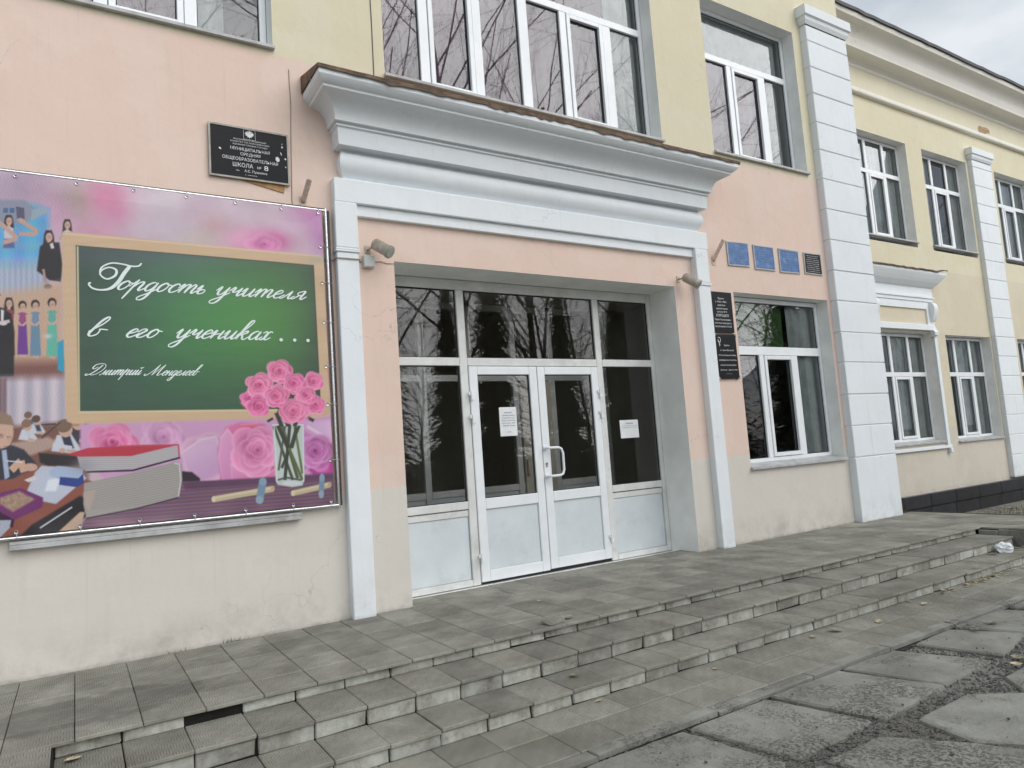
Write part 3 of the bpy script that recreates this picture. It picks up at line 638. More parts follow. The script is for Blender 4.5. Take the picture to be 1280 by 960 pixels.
for i in range(5):
    for j in range(3):
        piece('paving_tile', random.choice(T30), (9.13+.2995*i, Y1-.16-.29*j, random.uniform(-.002, .003)), platform, (0, 0, random.uniform(-.004, .004)))
# cheek block at the right end
for i in range(12):
    piece('paving_tile', random.choice(T30), (2.578+.2995*i if i < 11 else 5.73, .150, random.uniform(-.0015, .0015)), platform)
ck = MB(); ck.cbox(8.955, 8.985, Y1-.74, Y1-.20, -.30, -TH-.001, .004); ck.cbox(8.955, 10.45, Y1-.775, Y1-.742, -.30, -TH-.001, .004)
ck.build('cheek_wall', M['slab'], platform)
rc = MB(); rc.cbox(8.93, 8.968, Y1-.198, Y1-.004, -.085, -.031, .004); rc.build('riser_block', M['slab'], platform)

st = MB(); st.box(-.098, 8.965, Y2+.035, Y1+.0345, -.42, Z1_-TH-.002); st.box(-.098, 8.965, Y3+.035, Y2+.0345, -.42, Z2_-TH-.002)
stairs = tag(st.build('stairs', M['joint']), kind='structure')
def rmesh(sz, nvar=6):
    out = []
    for i in range(nvar):
        m = MB(); b = .006; m.cbox(-.1412, .1412, 0, .05, -sz, 0, b)
        vs_ = [Vector(v) for v in m.v]; cor = random.choice([(-1, -1), (1, -1), (-1, 0), (1, 0)]) if random.random() < .5 else None
        for v in vs_:
            v.x += random.uniform(-.002, .002); v.z += random.uniform(-.002, .002)
            if cor and v.x*cor[0] > .13 and (v.z < -sz*.5) == (cor[1] < 0) and v.y < .02: v.x -= cor[0]*random.uniform(.003, .008); v.z += -cor[1]*.005; v.y += .006
        m.v = [tuple(v) for v in vs_]; out.append(mesh_of(m, 'riser_block', M['riser']))
    return out
R1 = rmesh(.059); R2 = rmesh(.086); R3 = rmesh(.071)
TR2 = tile_meshes(.2855, .396, TH, M['paver'], name='tread_tile'); TR3 = tile_meshes(.2855, .346, TH, M['paver'], name='tread_tile')
for i in range(31):
    x = -.098+.1445+.2905*i
    if x > 8.93: break
    sag = .006*math.sin(x*1.7)
    # risers: a few of the first row have dropped out
    if i not in (2,):
        piece('riser_block', random.choice(R1), (x+random.uniform(-.003, .003), Y1+.014+random.uniform(-.004, .006), -TH-.001), stairs, (random.uniform(-.05, .03) if i in (0, 1, 3, 9, 10) else 0, 0, random.uniform(-.02, .02)))
    if True:
        piece('riser_block', random.choice(R2), (x+random.uniform(-.002, .002)+.0, Y2+.013+random.uniform(-.003, .005), Z1_-TH-.001), stairs, (0, 0, random.uniform(-.012, .012)))
    else:
        piece('riser_block', random.choice(R2), (x, Y2+.03, Z1_-TH-.006), stairs, (.1, 0, .05))
    piece('riser_block', random.choice(R3), (x+random.uniform(-.002, .002)+.0, Y3+.011+random.uniform(-.003, .005), Z2_-TH-.001), stairs, (0, 0, random.uniform(-.012, .012)))
    piece('tread_tile', random.choice(TR2), (x+random.uniform(-.0015, .0015), Y2+.197+random.uniform(-.004, .003), Z1_+random.uniform(-.003, .003)), stairs, (random.uniform(-.006, .006), random.uniform(-.005, .005), random.uniform(-.006, .006)))
    piece('tread_tile', random.choice(TR3), (x+random.uniform(-.0015, .0015), Y3+.172+random.uniform(-.004, .003), Z2_+random.uniform(-.003, .003)), stairs, (random.uniform(-.006, .006), random.uniform(-.006, .006), random.uniform(-.007, .007)))

# ---------------------------------------------------------------- pavement below the steps
pv = MB(); pv.box(-2.2, 13.2, Y4-.11, Y3+.05, -.40, -.309)
pavement = tag(pv.build('pavement', M['joint']), kind='structure')
PT = tile_meshes(.2875, .2695, .026, M['paverp'], jit=.0007); K = tile_meshes(.86, .088, .05, M['slab'], name='kerb_stone', jit=.003)
for i in range(53):
    x = -2.05+.2905*i
    for j, y in enumerate((Y3-.122, Y3-.394)):
        piece('paving_tile', random.choice(PT), (x+random.uniform(-.001, .001), y+random.uniform(-.001, .001)+(.012 if y > -2.3 else 0), Z3_+random.uniform(-.0015, .0015)), pavement, (random.uniform(-.003, .003), random.uniform(-.003, .003), random.uniform(-.004, .004)))
for i in range(18):
    piece('kerb_stone', random.choice(K), (-1.7+.866*i, Y4-.014+random.uniform(-.006, .006), Z3_+random.uniform(-.004, .002)), pavement, (random.uniform(-.01, .01), 0, random.uniform(-.006, .006)))

# ---------------------------------------------------------------- yard of loose concrete slabs with gravel between
yard = MB(); yard.quad((-2, -9.5, -.3105), (15, -9.5, -.3105), (15, Y4-.10, -.3105), (-2, Y4-.10, -.3105))
yard = tag(yard.build('yard', M['ground']), kind='structure')
def cslab(poly, z, h=.03):
    """irregular slab from its outline, ragged edge and worn arris"""
    pts = [Vector((a, b_, 0)) for a, b_ in poly]; out = []
    cen = sum(pts, Vector())/len(pts); L_ = []
    for i in range(len(pts)):
        a, b_ = pts[i], pts[(i+1) % len(pts)]; k = max(2, int((b_-a).length/.055))
        for j in range(k):
            t = j/k; q_ = a.lerp(b_, t); cr_ = .006 if j == 0 else 0
            q_ = q_.lerp(cen, random.uniform(0, .012)+cr_); L_.append(q_)
    n = len(L_); m = MB(); tilt = (random.uniform(-.01, .01), random.uniform(-.01, .01))
    zt = lambda v, o_: z+tilt[0]*(v.x-cen.x)+tilt[1]*(v.y-cen.y)+o_
    vv = [(v.x, v.y, z-h-.03) for v in L_]+[(v.x, v.y, zt(v, -.012+random.uniform(-.004, .003))) for v in L_]
    ins = [v.lerp(cen, .02+random.uniform(0, .014)) for v in L_]; ins2 = [v.lerp(cen, .12+random.uniform(-.02, .02)) for v in L_]
    vv += [(v.x, v.y, zt(v, -.002+random.uniform(-.002, .001))) for v in ins]+[(v.x, v.y, zt(v, random.uniform(-.001, .002))) for v in ins2]
    F = [(k*n+i, k*n+(i+1) % n, (k+1)*n+(i+1) % n, (k+1)*n+i) for k in range(3) for i in range(n)]+[tuple(3*n+i for i in range(n))]
    m.add(vv, F); return m.build('concrete_slab', M['slab'], yard, smooth=35)
SL = [[(1.30, -2.83), (2.02, -2.83), (2.10, -3.40), (1.38, -3.40)], [(2.07, -2.83), (2.745, -2.825), (2.83, -3.39), (2.15, -3.40)],
      [(2.79, -2.82), (3.425, -2.82), (3.565, -3.365), (2.905, -3.395)], [(3.475, -2.815), (4.14, -2.815), (4.325, -3.355), (3.62, -3.395)],
      [(4.19, -2.81), (4.775, -2.81), (5.0, -3.315), (4.35, -3.335)], [(5.02, -2.83), (5.51, -2.81), (5.73, -3.19), (5.115, -3.32)],
      [(5.60, -2.81), (6.335, -2.80), (6.52, -3.14), (5.75, -3.19)], [(6.48, -2.81), (7.15, -2.80), (7.4, -3.2), (6.62, -3.22)],
      [(7.25, -2.81), (8.0, -2.80), (8.1, -3.3), (7.45, -3.3)], [(8.1, -2.81), (8.8, -2.80), (8.9, -3.3), (8.2, -3.3)], [(8.9, -2.81), (9.6, -2.80), (9.7, -3.3), (9.0, -3.3)],
      [(2.2, -3.50), (2.93, -3.49), (3.01, -4.05), (2.3, -4.08)], [(2.985, -3.48), (3.40, -3.49), (3.655, -3.84), (3.78, -4.10), (3.10, -4.12)],
      [(3.745, -3.50), (4.275, -3.49), (4.60, -3.75), (4.42, -4.05), (3.90, -4.07), (3.67, -3.81)], [(4.71, -3.495), (5.25, -3.47), (5.35, -4.0), (4.62, -4.04), (4.54, -3.67)],
      [(5.32, -3.43), (5.95, -3.38), (6.1, -3.9), (5.42, -4.0)], [(6.05, -3.36), (6.75, -3.35), (6.9, -3.9), (6.2, -3.92)], [(6.9, -3.36), (7.6, -3.4), (7.7, -3.95), (7.0, -3.95)], [(7.75, -3.4), (8.4, -3.4), (8.5, -3.95), (7.85, -3.95)]]
for r_ in range(3):
    for i in range(10): SL.append([(1.2+.78*i+.1*r_, -4.18-.66*r_), (1.88+.78*i+.1*r_, -4.17-.66*r_), (1.95+.78*i+.1*r_, -4.74-.66*r_), (1.28+.78*i+.1*r_, -4.75-.66*r_)])
SL = [[(a, b_+.03 if b_ > -2.9 else b_) for a, b_ in s_] for s_ in SL]
for s_ in SL: cslab(s_, Z3_-.004+random.uniform(-.003, .003))
def inside(x, y, poly, grow=0):
    c_ = False; n = len(poly)
    for i in range(n):
        (x1, y1), (x2, y2) = poly[i], poly[i-1]
        if (y1 > y) != (y2 > y) and x < (x2-x1)*(y-y1)/(y2-y1)+x1: c_ = not c_
    return c_
# gravel: small stones in the joints
gv = MB(); k = 0; base = [(1, 0, 0), (-1, 0, 0), (0, 1, 0), (0, -1, 0), (0, 0, 1), (0, 0, -1)]; oct_ = [(0, 2, 4), (2, 1, 4), (1, 3, 4), (3, 0, 4), (2, 0, 5), (1, 2, 5), (3, 1, 5), (0, 3, 5)]
while k < 13000:
    x = random.uniform(1.2, 8.5); y = random.uniform(-4.9, -2.775)
    near = x < 6
    if not near and random.random() < .6: continue
    if any(inside(x, y, s_) for s_ in SL):
        if random.random() > .012: continue
        zz = Z3_
    else: zz = -.309
    r_ = random.choice([.002, .003, .003, .004, .005, .006, .008, .012])*random.uniform(.8, 1.3)
    gv.add([(x+a*r_*random.uniform(.7, 1.2), y+b_*r_*random.uniform(.7, 1.2), zz+r_*.3+c_*r_*random.uniform(.5, .9)) for a, b_, c_ in base], oct_); k += 1
tag(gv.build('gravel', M['pebble']), kind='stuff')
# ---------------------------------------------------------------- printed banner
BX0, BX1, BZ0, BZ1 = -1.42, 1.775, .935, 3.375
BY = -.062
def survey(x, y, z):
    """where a measured point stands in the reference photograph (used to read print positions off it)"""
    dx, dy, dz = x-CAM['pos'][0], y-CAM['pos'][1], z-CAM['pos'][2]
    d = dx*FW[0]+dy*FW[1]+dz*FW[2]
    return 640+CAM['f']*(dx*RT[0]+dy*RT[1]+dz*RT[2])/d, 480-CAM['f']*(dx*UP[0]+dy*UP[1]+dz*UP[2])/d
def unsurvey(u, v, Yp=BY):
    d = FW+RT*(u-640)/CAM['f']-UP*(v-480)/CAM['f']; t = (Yp-CAM['pos'][1])/d[1]
    return CAM['pos'][0]+d[0]*t, CAM['pos'][2]+d[2]*t
NX, NZ = 700, 535
gx = np.linspace(BX0, BX1, NX); gz = np.linspace(BZ0, BZ1, NZ); GX, GZ = np.meshgrid(gx, gz)
def sag(X, Z):
    ex = np.minimum(X-BX0, BX1-X); ez = np.minimum(Z-BZ0, BZ1-Z); e = np.clip(np.minimum(ex, ez)/.12, 0, 1)
    sc = .004*np.cos((X-.0)*2*np.pi/.355)*np.exp(-np.abs(ez)/.05)+.004*np.cos((Z-.93)*2*np.pi/.34)*np.exp(-np.abs(ex)/.05)
    return (.006*np.sin(X*2.3+Z*1.1)+.004*np.sin(Z*3.1-X))*e+sc
GY = BY+sag(GX, GZ)
U, V = survey(GX.ravel(), BY, GZ.ravel()); C = np.zeros((U.size, 3)); C[:] = (208, 182, 197)
def fbm(u, v, s, seed=0, o=4):
    r_ = np.zeros_like(u); a = 1; t = 0; rr = np.random.default_rng(seed)
    for k_ in range(o):
        f_ = 2**k_/s; p_ = rr.uniform(0, 6.28, 6); th = rr.uniform(0, 3.14, 3)
        q_ = sum(np.sin((u*np.cos(th[i])+v*np.sin(th[i]))*f_*6.28+p_[i]+1.7*np.sin((v*np.cos(th[i])-u*np.sin(th[i]))*f_*4+p_[i+3])) for i in range(3))/3
        r_ += a*q_; t += a; a *= .55
    return r_/t
def blob(cu, cv, ru, rv, col, a=1.0, p_=1.0, ang=0):
    du, dv = U-cu, V-cv; ca, sa = math.cos(ang), math.sin(ang); x_ = (du*ca+dv*sa)/ru; y_ = (-du*sa+dv*ca)/rv
    w_ = (np.exp(-(x_*x_+y_*y_)**p_)*a)[:, None]; C[:] = C*(1-w_)+np.array(col)*w_
def poly(pts, col, feather=.6, a=1.0):
    P_ = np.array(pts, float); lo, hi = P_.min(0)-feather*2-1, P_.max(0)+feather*2+1
    idx = np.nonzero((U > lo[0]) & (U < hi[0]) & (V > lo[1]) & (V < hi[1]))[0]
    if not idx.size: return
    u, v = U[idx], V[idx]; ins = np.zeros(u.size, bool); dist = np.full(u.size, 1e9)
    for i in range(len(P_)):
        x1, y1 = P_[i]; x2, y2 = P_[i-1]
        if y1 != y2: ins ^= ((y1 > v) != (y2 > v)) & (u < (x2-x1)*(v-y1)/(y2-y1)+x1)
        ex, ey = x2-x1, y2-y1; t = np.clip(((u-x1)*ex+(v-y1)*ey)/(ex*ex+ey*ey+1e-9), 0, 1); dist = np.minimum(dist, np.hypot(u-x1-t*ex, v-y1-t*ey))
    w_ = (np.clip(.5+np.where(ins, dist, -dist)/(2*feather), 0, 1)*a)[:, None]
    cc = col(u, v) if callable(col) else np.array(col, float); C[idx] = C[idx]*(1-w_)+cc*w_
def ell(cu, cv, ru, rv, col, feather=.6, a=1.0, ang=0, n=20):
    ca, sa = math.cos(ang), math.sin(ang)
    poly([(cu+ru*math.cos(t)*ca-rv*math.sin(t)*sa, cv+ru*math.cos(t)*sa+rv*math.sin(t)*ca) for t in [2*math.pi*i/n for i in range(n)]], col, feather, a)
def line(pts, w_, col, feather=.5, a=1.0):
    for (x1, y1), (x2, y2) in zip(pts, pts[1:]):
        l_ = math.hypot(x2-x1, y2-y1)+1e-9; nx_, ny_ = -(y2-y1)/l_*w_/2, (x2-x1)/l_*w_/2
        poly([(x1+nx_, y1+ny_), (x2+nx_, y2+ny_), (x2-nx_, y2-ny_), (x1-nx_, y1-ny_)], col, feather, a)
def rose(cx, cy, r_, hot=0, light=(250, 166, 202), mid=(234, 104, 158), dark=(184, 48, 100), ry=.92, fe=.7, al=1.0, clip=None):
    """a printed rose: scalloped rings of petals, each pale at its rim and deep at its foot"""
    rd = random.Random(int(cx*13+cy*7)); D_, M_, L_ = (np.array(c_, float) for c_ in (dark, mid, light)); off = rd.uniform(0, 6.28)
    for i, (R_, n_) in enumerate(((1, 5), (.86, 4), (.73, 5), (.60, 4), (.47, 3), (.35, 3), (.23, 3), (.13, 2))):
        ph = off+i*2.1+rd.uniform(-.4, .4); ox, oy = cx+rd.uniform(-.07, .07)*r_, cy-.10*r_*(1-R_)+rd.uniform(-.04, .04)*r_; dep = .16+rd.uniform(0, .12)
        rad = lambda t: R_*(1-dep*(1-np.abs(np.sin(n_*t/2+ph))**.7)+.04*np.sin(3*t+ph*2))
        pts = [(ox+r_*rad(t)*math.cos(t), oy+r_*ry*rad(t)*math.sin(t)) for t in np.linspace(0, 2*math.pi, 41)[:-1]]
        sh = rd.uniform(-10, 8)
        def f_(u, v, ox=ox, oy=oy, rad=rad, sh=sh, i=i, ph=ph, n_=n_):
            du, dv = (u-ox)/r_, (v-oy)/(r_*ry); t = np.arctan2(dv, du); q_ = np.clip(np.hypot(du, dv)/np.maximum(rad(t), .02), 0, 1)[:, None]
            c_ = np.where(q_ < .72, D_+(M_-D_)*(q_/.72)**1.1, M_+(L_-M_)*(np.clip((q_-.72)/.28, 0, 1))**1.6); c_ = c_+sh-(14*(np.sin(t*1+1.2+ph*.3))[:, None])-i*1.5
            c_[:, 1] -= hot*.8; return np.clip(c_, 0, 255)
        poly(pts, f_, fe, al)
# blurred roses of the background
for b_ in [(20, 235, 60, 30, (172, 148, 172), .8), (95, 250, 26, 22, (150, 172, 128), .8), (72, 262, 26, 30, (206, 150, 190), .7), (135, 246, 34, 26, (226, 128, 172), .9), (120, 300, 40, 25, (214, 130, 168), .7),
           (150, 268, 20, 16, (222, 104, 158), .5), (205, 250, 44, 24, (222, 208, 218), .9), (200, 285, 50, 20, (206, 190, 206), .8), (250, 262, 26, 20, (196, 166, 186), .6), (270, 280, 18, 14, (206, 150, 150), .6), (250, 300, 30, 14, (204, 196, 176), .5),
           (300, 265, 40, 18, (216, 196, 212), .7), (325, 303, 34, 16, (232, 120, 182), .95), (345, 300, 16, 10, (208, 64, 140), .7), (300, 296, 16, 12, (240, 170, 205), .7), (385, 270, 26, 18, (214, 140, 198), .8), (402, 290, 16, 30, (196, 120, 190), .7), (365, 282, 20, 14, (222, 190, 214), .6),
           (411, 345, 8, 30, (206, 190, 214), .7), (412, 395, 5, 20, (196, 40, 130), .9), (413, 440, 6, 16, (214, 170, 214), .9), (414, 470, 5, 14, (200, 40, 140), .9), (416, 510, 8, 14, (206, 190, 216), .8), (-60, 300, 80, 90, (176, 160, 190), .6)]: blob(*b_[:4], b_[4], b_[5])
n_f = fbm(U, V, 70, 3)[:, None]; C[:] = np.clip(C+n_f*9, 0, 255)
rose(330, 306, 24, 0, (240, 172, 212), (230, 124, 186), (208, 78, 148), .6, 3, .7)
# snapshots on the left: pool scene
poly([(-120, 262), (40, 255), (61, 262), (60, 330), (58, 372), (-120, 380)], lambda u, v: np.stack([90+70*np.clip((v-300)/70, 0, 1)+10*np.sin(v/3), 172+10*np.sin(u/5), 222-8*np.sin(v/4)], 1), 5)
poly([(-120, 248), (30, 250), (55, 268), (28, 280), (-120, 275)], (140, 148, 170), 2)
for k_ in (4, 12): poly([(k_, 260), (k_+6, 260), (k_+6, 266), (k_, 266)], (70, 100, 150))
poly([(20, 258), (30, 260), (31, 274), (21, 273)], (84, 84, 110)); poly([(40, 262), (60, 258), (60, 266), (38, 276)], (150, 170, 190), 1)
poly([(-120, 330), (60, 330), (60, 400), (-120, 400)], lambda u, v: np.stack([178+12*np.sin(u*.9), 182+12*np.sin(u*.9), 200+6*np.sin(u*.9)], 1), 8, .8)
SK = (206, 168, 150); HR = (52, 38, 40)
def girl(cx, cy, s_, top, low=None, dress=None, long_hair=True, dark=HR, arms=0, h=1.0):
    """a small printed figure: hair, face, torso, skirt or dress, arms"""
    if long_hair: poly([(cx-4*s_, cy-2*s_), (cx-2.5*s_, cy-5.5*s_), (cx+2.5*s_, cy-5.5*s_), (cx+4.2*s_, cy-1*s_), (cx+5*s_, cy+9*s_), (cx+2.5*s_, cy+11*s_), (cx-2.5*s_, cy+11*s_), (cx-5*s_, cy+8*s_)], dark, .8)
    else: ell(cx, cy-1.5*s_, 4.2*s_, 4.6*s_, dark)
    poly([(cx-1.3*s_, cy+3*s_), (cx+1.3*s_, cy+3*s_), (cx+1.6*s_, cy+7*s_), (cx-1.6*s_, cy+7*s_)], SK)
    ell(cx+.3*s_, cy+.3*s_, 2.9*s_, 3.8*s_, SK); blob(cx+.4*s_, cy+.2*s_, 2.2*s_, 1.0*s_, (150, 112, 104), .5)
    poly([(cx-4.5*s_, cy+7*s_), (cx-1.5*s_, cy+5.5*s_), (cx+1.5*s_, cy+5.5*s_), (cx+4.7*s_, cy+7*s_), (cx+4.2*s_, cy+17*s_*h), (cx-4.2*s_, cy+17*s_*h)], top)
    if low: poly([(cx-4.3*s_, cy+16.5*s_*h), (cx+4.3*s_, cy+16.5*s_*h), (cx+5.5*s_, cy+25*s_*h), (cx-5.5*s_, cy+25*s_*h)], low, 1.2)
    if dress: poly([(cx-4*s_, cy+16*s_), (cx+4*s_, cy+16*s_), (cx+5.6*s_, cy+48*s_), (cx-5.2*s_, cy+48*s_)], dress, .8); line([(cx-3, cy+49*s_), (cx+4, cy+50*s_)], 2, (190, 170, 160))
    if arms == 1: line([(cx-4*s_, cy+8*s_), (cx-5*s_, cy+15*s_), (cx-1*s_, cy+19*s_)], 2.2*s_, SK); line([(cx+4*s_, cy+8*s_), (cx+5*s_, cy+15*s_), (cx, cy+19*s_)], 2.2*s_, SK)
# girl shading her eyes, her neighbour, two at the right
girl(11, 276, 1.35, (206, 196, 214), (92, 96, 158))
line([(24, 292), (44, 293), (46, 289), (26, 275)], 5, (198, 160, 148)); ell(27, 276, 5, 3, (200, 162, 150), ang=.5)
line([(4, 303), (22, 298), (2, 280), (-6, 276)], 5.5, (200, 162, 148)); girl(-22, 285, 1.3, (90, 80, 110), (70, 70, 90)); girl(-58, 290, 1.3, (200, 120, 140), (60, 60, 90))
girl(84, 281, 1.25, (216, 200, 208)); line([(80, 290), (74, 300)], 3, (190, 150, 140)); blob(80, 300, 14, 10, (196, 186, 200), .5)
girl(61, 296, 1.5, (30, 28, 34)); poly([(50, 308), (57, 303), (74, 303), (78, 330), (76, 352), (62, 350), (46, 338)], (30, 28, 34), 1); line([(54, 336), (57, 352), (62, 358)], 3.2, (178, 144, 132)); ell(60, 358, 5, 3, (70, 56, 54)); poly([(62, 305), (66, 303), (68, 310), (64, 311)], (220, 210, 216))
# graduation ball
poly([(28, 362), (80, 352), (80, 472), (-120, 478), (-120, 362), (0, 365)], lambda u, v: np.stack([204-v*0, 168+0*v, 138+0*v], 1), 7, .9)
poly([(-120, 455), (82, 450), (86, 500), (-120, 505)], (118, 70, 66), 8, .85)
girl(-40, 378, 1.6, (150, 60, 80), dress=(150, 50, 80)); girl(-75, 380, 1.6, (80, 80, 120), dress=(70, 60, 120)); girl(-105, 378, 1.6, (60, 50, 60), dress=(60, 50, 60))
girl(11, 379, 1.35, (150, 60, 86), dress=(60, 40, 60), h=1); girl(28, 383, 1.25, (160, 70, 130), dress=(112, 52, 150), long_hair=False, arms=1)
girl(44, 382, 1.3, (112, 142, 168), dress=(104, 142, 168), long_hair=False, arms=1); girl(65, 380, 1.35, (96, 172, 160), dress=(96, 186, 166), long_hair=False, arms=1); poly([(72, 428), (80, 424), (80, 466), (72, 462)], (40, 160, 196), 1)
ell(-6, 372, 7, 9, HR); ell(1, 376, 4.5, 7, SK); poly([(-30, 386), (2, 384), (14, 392), (18, 415), (17, 470), (-26, 474), (-34, 430)], (32, 30, 36), 1.2); poly([(1, 386), (5, 388), (4, 402), (1, 400)], (220, 214, 220)); line([(-1, 403), (12, 401)], 4, (206, 190, 190)); ell(4, 404, 5, 2.5, (216, 204, 206))
blob(60, 420, 5, 3, (216, 214, 220), .9)
# classroom
poly([(-120, 476), (82, 470), (98, 478), (98, 530), (70, 545), (-120, 560)], lambda u, v: np.stack([196+26*np.sin(u/3.3)*.7+0*v, 186+22*np.sin(u/3.3)*.7, 200+18*np.sin(u/3.3)*.7], 1), 6)
poly([(-120, 470), (8, 472), (8, 520), (-120, 528)], lambda u, v: np.stack([120+20*np.sin(u/2), 96+20*np.sin(u/2), 106+18*np.sin(u/2)], 1), 2)
poly([(-120, 545), (110, 525), (110, 600), (100, 672), (-120, 690)], (128, 84, 74), 4); poly([(0, 556), (60, 546), (80, 556), (30, 572), (0, 580)], (206, 184, 170), 2, .7)
line([(50, 531), (70, 530)], 2, (60, 60, 66))
def pupil(cx, cy, s_, hair, shirt, vest):
    poly([(cx-9*s_, cy+16*s_), (cx-5*s_, cy+5*s_), (cx+5*s_, cy+4*s_), (cx+12*s_, cy+15*s_), (cx+8*s_, cy+18*s_)], shirt, 1); poly([(cx-2*s_, cy+5*s_), (cx+4*s_, cy+5*s_), (cx+7*s_, cy+14*s_), (cx+1*s_, cy+14*s_)], vest, 1)
    ell(cx+1*s_, cy+1*s_, 5*s_, 5.5*s_, SK); ell(cx, cy-1.5*s_, 5.6*s_, 4.6*s_, hair, ang=-.3); line([(cx+2*s_, cy+15*s_), (cx+9*s_, cy+17*s_)], 2.6*s_, SK)
pupil(35, 520, .9, (120, 96, 84), (80, 100, 160), (60, 70, 110)); pupil(45, 525, 1.0, (92, 74, 66), (205, 210, 222), (60, 66, 90)); pupil(33, 531, 1.15, (140, 108, 90), (208, 212, 224), (200, 206, 218))
pupil(96, 528, 1.5, (176, 140, 108), (60, 56, 70), (60, 56, 70)); pupil(80, 535, 1.8, (128, 100, 82), (206, 210, 224), (44, 50, 74)); line([(75, 528), (52, 548)], 1.6, (70, 60, 66)); line([(66, 556), (90, 560)], 5, (206, 212, 226)); ell(78, 563, 4, 3, SK)
pupil(60, 552, .01, SK, SK, SK)
# boy at the near desk
poly([(-60, 566), (0, 562), (14, 556), (30, 562), (44, 578), (48, 586), (30, 590), (8, 604), (-60, 612)], (50, 52, 66), 1.2); poly([(2, 563), (8, 562), (12, 596), (6, 600)], (170, 182, 210))
ell(3, 540, 14, 20, (210, 172, 150)); poly([(-16, 536), (-12, 520), (2, 514), (14, 520), (18, 532), (12, 531), (0, 530), (-12, 538)], (150, 122, 102), 1); line([(-2, 543), (3, 544)], 1.0, (90, 70, 70)); line([(9, 546), (14, 547)], 1.0, (90, 70, 70)); ell(1, 545, 4, 3, (150, 120, 116), .6, .5); ell(12, 548, 3.4, 3, (150, 120, 116), .6, .5); ell(12, 549, 3.2, 2.6, (196, 166, 150)); line([(5, 558), (9, 558)], 1, (170, 90, 90))
line([(14, 588), (26, 576), (30, 590)], 9, (212, 170, 148)); ell(38, 584, 9, 5, (208, 166, 146)); line([(8, 576), (28, 578)], 1.4, (220, 220, 230))
# desk, exercise book, pencil cases
poly([(-120, 612), (20, 598), (60, 582), (104, 598), (128, 606), (100, 622), (40, 655), (0, 690), (-120, 700)], (150, 84, 70), 1.2)
poly([(44, 590), (52, 582), (100, 586), (108, 598), (70, 630), (30, 622)], (196, 202, 220), 1); poly([(60, 600), (76, 596), (70, 614), (56, 614)], (230, 236, 246), 1.5); poly([(30, 600), (42, 595), (48, 598), (36, 603)], (220, 214, 216))
poly([(62, 588), (72, 582), (104, 586), (102, 598), (76, 600), (62, 594)], (170, 190, 220)); poly([(75, 596), (98, 598), (104, 592), (105, 604), (96, 609), (74, 606)], (46, 66, 150))
poly([(-10, 618), (26, 610), (54, 622), (53, 634), (18, 650), (-10, 634)], (118, 46, 112), .8); poly([(0, 622), (24, 614), (44, 624), (16, 640), (0, 630)], lambda u, v: np.stack([170+30*fbm(u, v, 9, 1), 140+50*fbm(u, v, 11, 2), 120+30*fbm(u, v, 8, 4)], 1), 1.5)
poly([(-10, 634), (18, 650), (16, 660), (-10, 646)], (60, 30, 60)); poly([(-120, 652), (14, 650), (12, 660), (0, 672), (-120, 690)], (176, 182, 200), .8)
poly([(40, 656), (100, 620), (118, 628), (110, 645), (70, 668), (20, 676)], (34, 30, 36), 1.5); line([(50, 660), (90, 634)], 2, (200, 205, 215)); poly([(100, 640), (106, 640), (100, 665), (66, 671)], (206, 176, 150), 1)
poly([(48, 566), (92, 570), (120, 575), (118, 582), (60, 582), (50, 578)], (44, 36, 42), 1.2)
# big blurred petals, lower right
poly([(100, 530), (300, 523), (432, 520), (434, 640), (180, 645), (100, 570)], (214, 158, 202), 2)
def petal(pts, c1, c2, ang=0, rim=None):
    P_ = np.array(pts, float); lo, hi = P_.min(0), P_.max(0); c1, c2 = np.array(c1, float), np.array(c2, float)
    def f_(u, v):
        t = np.clip(((u-lo[0])/(hi[0]-lo[0]+1)*math.cos(ang)+(v-lo[1])/(hi[1]-lo[1]+1)*math.sin(ang)), 0, 1)[:, None]; return c1*(1-t)+c2*t
    if rim: poly([(x_, y_-1.2) for x_, y_ in pts], rim, 1)
    poly(pts, f_, 2.0)
rose(140, 556, 34, 0, (244, 160, 200), (226, 104, 162), (196, 60, 124), .9, 2.0); rose(205, 548, 30, 0, (232, 186, 220), (216, 150, 200), (188, 104, 168), 1.0, 2.4, .9); rose(258, 572, 32, 0, (238, 200, 224), (222, 160, 204), (200, 120, 176), 1.0, 2.2, .95)
petal([(226, 567), (250, 550), (270, 546), (274, 560), (276, 592), (252, 602), (234, 588)], (226, 190, 220), (206, 160, 204), 1, (238, 214, 232))
petal([(276, 600), (272, 560), (282, 534), (300, 528), (330, 530), (344, 545), (344, 598)], (228, 120, 172), (216, 96, 150), 1)
petal([(276, 548), (284, 536), (296, 552), (292, 575), (292, 600), (278, 601), (273, 572)], (236, 168, 212), (222, 140, 196), 1, (244, 200, 226))
petal([(300, 532), (322, 530), (326, 544), (316, 552), (300, 548)], (216, 84, 120), (228, 110, 150), 1, (246, 170, 196))
petal([(314, 552), (334, 540), (344, 548), (342, 560), (330, 556)], (214, 84, 110), (206, 76, 110), 0, (240, 150, 176))
petal([(294, 556), (306, 552), (312, 566), (308, 586), (298, 590), (291, 574)], (240, 150, 190), (226, 112, 164), 1, (248, 190, 214))
ell(328, 566, 11, 13, (232, 108, 158), 2); ell(328, 566, 7, 8, (244, 150, 186), 2); ell(329, 566, 4, 5, (214, 76, 128), 1.5)
petal([(309, 582), (322, 586), (336, 592), (344, 586), (344, 598), (300, 600), (304, 592)], (238, 150, 192), (228, 120, 176), 0, (248, 194, 218))
petal([(288, 580), (300, 588), (318, 600), (290, 602)], (236, 160, 206), (226, 130, 186), 1, (246, 196, 222))
